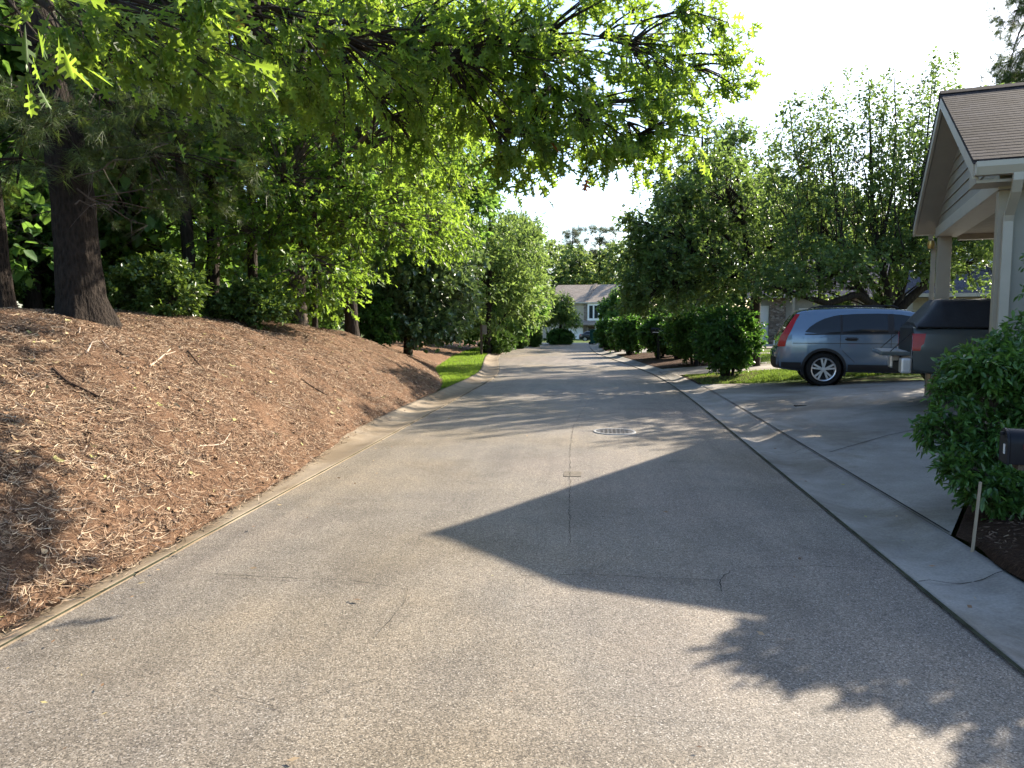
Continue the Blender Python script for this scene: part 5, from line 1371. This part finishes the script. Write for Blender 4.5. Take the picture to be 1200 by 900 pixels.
# the townhouse closing the street
d = 115; a, rz, L = facade_frame(636, 752, 117, 113)
zg = -1.35
t = thing('townhouse','two storey tan townhouse with white garage door closing the end of the street','house',(a.x,a.y,zg),rz)
E_ = 5.9; Rg = 9.0
MB().box(0,L,0,14,0,E_).build('wall', M['house_tan'], t)
MB().add([(-.4,-.5,E_),(L+.4,-.5,E_),(L-1.5,7,Rg),(1.0,7,Rg),(-.4,14.5,E_),(L+.4,14.5,E_)],[(0,1,2,3),(3,2,5,4),(0,3,4),(1,5,2),(0,4,5,1)]).build('roof', M['shingle_tan'], t)
xm = L*.44
MB().add([(xm-.35,-.56,E_+.03),(xm+.1,-.56,E_+.03),(xm+.75,7.0,Rg+.18),(xm+.3,7.0,Rg+.18),(xm-.35,-.3,E_-.3),(xm+.1,-.3,E_-.3),(xm+.75,7.3,Rg-.2),(xm+.3,7.3,Rg-.2)],[(0,1,2,3),(0,4,5,1),(1,5,6,2),(3,2,6,7),(0,3,7,4)]).build('party_wall', paint('roof_divider',(.17,.145,.12),.8,.2), t)
MB().box(-.4,L+.4,-.62,-.505,E_-.12,E_+.05).build('gutter', M['trim_light'], t)
MB().box(xm-.25,xm+.2,-.2,-.003,0,E_-.13).build('stone_pier', M['stone'], t)
bay = MB().box(xm+.35,xm+3.3,-.35,-.003,3.0,E_-.14).build('bay', M['white'], t)
for x0 in (xm+.55,xm+1.35,xm+2.25): 
    f = MB().box(x0,x0+.7,-.40,-.352,3.4,E_-.4).build('window', M['white'], bay); MB().box(x0+.07,x0+.63,-.415,-.4015,3.47,E_-.47).build('pane', M['glass'], f)
MB().add([(xm-3.4,-1.6,2.55),(xm+3.4,-1.6,2.55),(xm+3.0,-.36,3.15),(xm-3.0,-.36,3.15),(xm-3.4,-1.6,2.4),(xm+3.4,-1.6,2.4),(xm+3.4,-.36,2.4),(xm-3.4,-.36,2.4)],[(0,1,2,3),(0,4,5,1),(1,5,6,2),(0,3,7,4),(4,7,6,5)]).build('porch_roof', M['shingle_tan'], t)
gd = MB().box(xm-3.1,xm-.4,-.08,-.003,.02,2.2)
for k in range(4):
    for j in range(4): gd.box(xm-3.02+j*.66,xm-2.46+j*.66,-.095,-.081,.1+k*.53,.52+k*.53)
gd.build('garage_door', M['white'], t)
MB().box(xm+.45,xm+1.4,-.06,-.003,.1,2.2).build('door', M['wood_dark'], t)
MB().box(xm+1.75,xm+1.95,-1.5,-1.3,0,2.398).build('porch_post', M['trim'], t)
win(t,xm-4.2,xm-2.0,3.5,5.3)
win(t,1.0,2.8,3.5,5.3)

# near shrub on the right, beside the mailbox
d = 6.0
b = at(1212,600,5.75); b.z = Hs(b.x,b.y)-.03
L = [lobe(1190,432,5.9,58,34,.4,1.5),lobe(1150,440,5.8,38,30,.32,.9),lobe(1240,420,6.0,60,45,.5,1.0),lobe(1108,503,5.7,18,20,.18,.3),lobe(1125,548,5.5,22,16,.16,.22),lobe(1165,572,5.5,34,26,.25,.55),lobe(1215,560,5.6,40,38,.3,.6),lobe(1122,455,5.8,20,18,.2,.3),lobe(1265,500,5.7,50,60,.45,1),lobe(1190,490,5.9,42,30,.35,.9),lobe(1150,515,5.7,30,24,.25,.5),lobe(1338,330,5.9,95,95,.65,4.2),lobe(1390,420,5.8,80,110,.6,2.2),(4.38,7.0,2.62,.32,.36,.28,1.1),(4.75,5.8,2.15,.5,.45,.4,1.6)]  # last lobes are out of view, added to fill the shadow on the road
ext = [([b,b.lerp(at(x,y,dd),.55)+Vector((0,0,-.06)),at(x,y,dd)],[.016,.011,.005]) for x,y,dd in ((1105,495,5.7),(1120,520,5.6),(1130,540,5.6),(1140,500,5.7),(1150,470,5.8),(1165,480,5.7),(1175,450,5.9),(1190,440,5.9),(1140,560,5.5),(1160,520,5.6),(1210,450,5.9),(1128,470,5.8),(1118,507,5.75))]
make_tree('leafy_shrub','bushy shrub with glossy pointed leaves behind the black mailbox','shrub',b,RS(99),L,[(b+Vector((0,0,-.06)),.035),(b+Vector((0,0,.15)),.03)],1500,32,.125,.066,'narrow',M['bush_leaf'],M['bark'],.014,.35,.9,limb_from=0,extra=ext,ntw=4)
# ------------------------------------------------------------------ light, camera, world
sun_dir = Vector((6.01,5.95,4.82)).normalized()
sl = bpy.data.lights.new('sun','SUN'); sl.energy = 5.0; sl.angle = R(.55); sl.color = (1,.885,.72)
so = bpy.data.objects.new('sun', sl); COL.objects.link(so); so.rotation_euler = sun_dir.to_track_quat('Z','Y').to_euler()
w = bpy.data.worlds.new('World'); S.world = w; w.use_nodes = True
sky = w.node_tree.nodes.new('ShaderNodeTexSky'); sky.sky_type = 'NISHITA'; sky.sun_disc = False
sky.sun_elevation = math.asin(sun_dir.z); sky.sun_rotation = math.atan2(sun_dir.x, sun_dir.y)
sky.air_density = 1.0; sky.dust_density = 1.2; sky.ozone_density = 2.2
bg = w.node_tree.nodes['Background']; bg.inputs['Strength'].default_value = .115
w.node_tree.links.new(sky.outputs[0], bg.inputs['Color'])
cam = bpy.data.cameras.new('camera'); co = bpy.data.objects.new('camera', cam); COL.objects.link(co)
cam.sensor_width = 36; cam.lens = 36*F/1200; cam.clip_end = 4000; cam.clip_start = .05
co.location = (0,0,CAMH); co.rotation_euler = (math.pi/2-PIT, 0, YAW)
S.camera = co
S.view_settings.view_transform = 'Standard'; S.view_settings.look = 'None'; S.view_settings.exposure = 1.66; S.view_settings.gamma = 1
S.cycles.use_denoising = True
S.cycles.max_bounces = 8; S.cycles.diffuse_bounces = 4; S.cycles.glossy_bounces = 3; S.cycles.transmission_bounces = 5; S.cycles.transparent_max_bounces = 4
S.cycles.use_adaptive_sampling = True; S.cycles.adaptive_threshold = .02
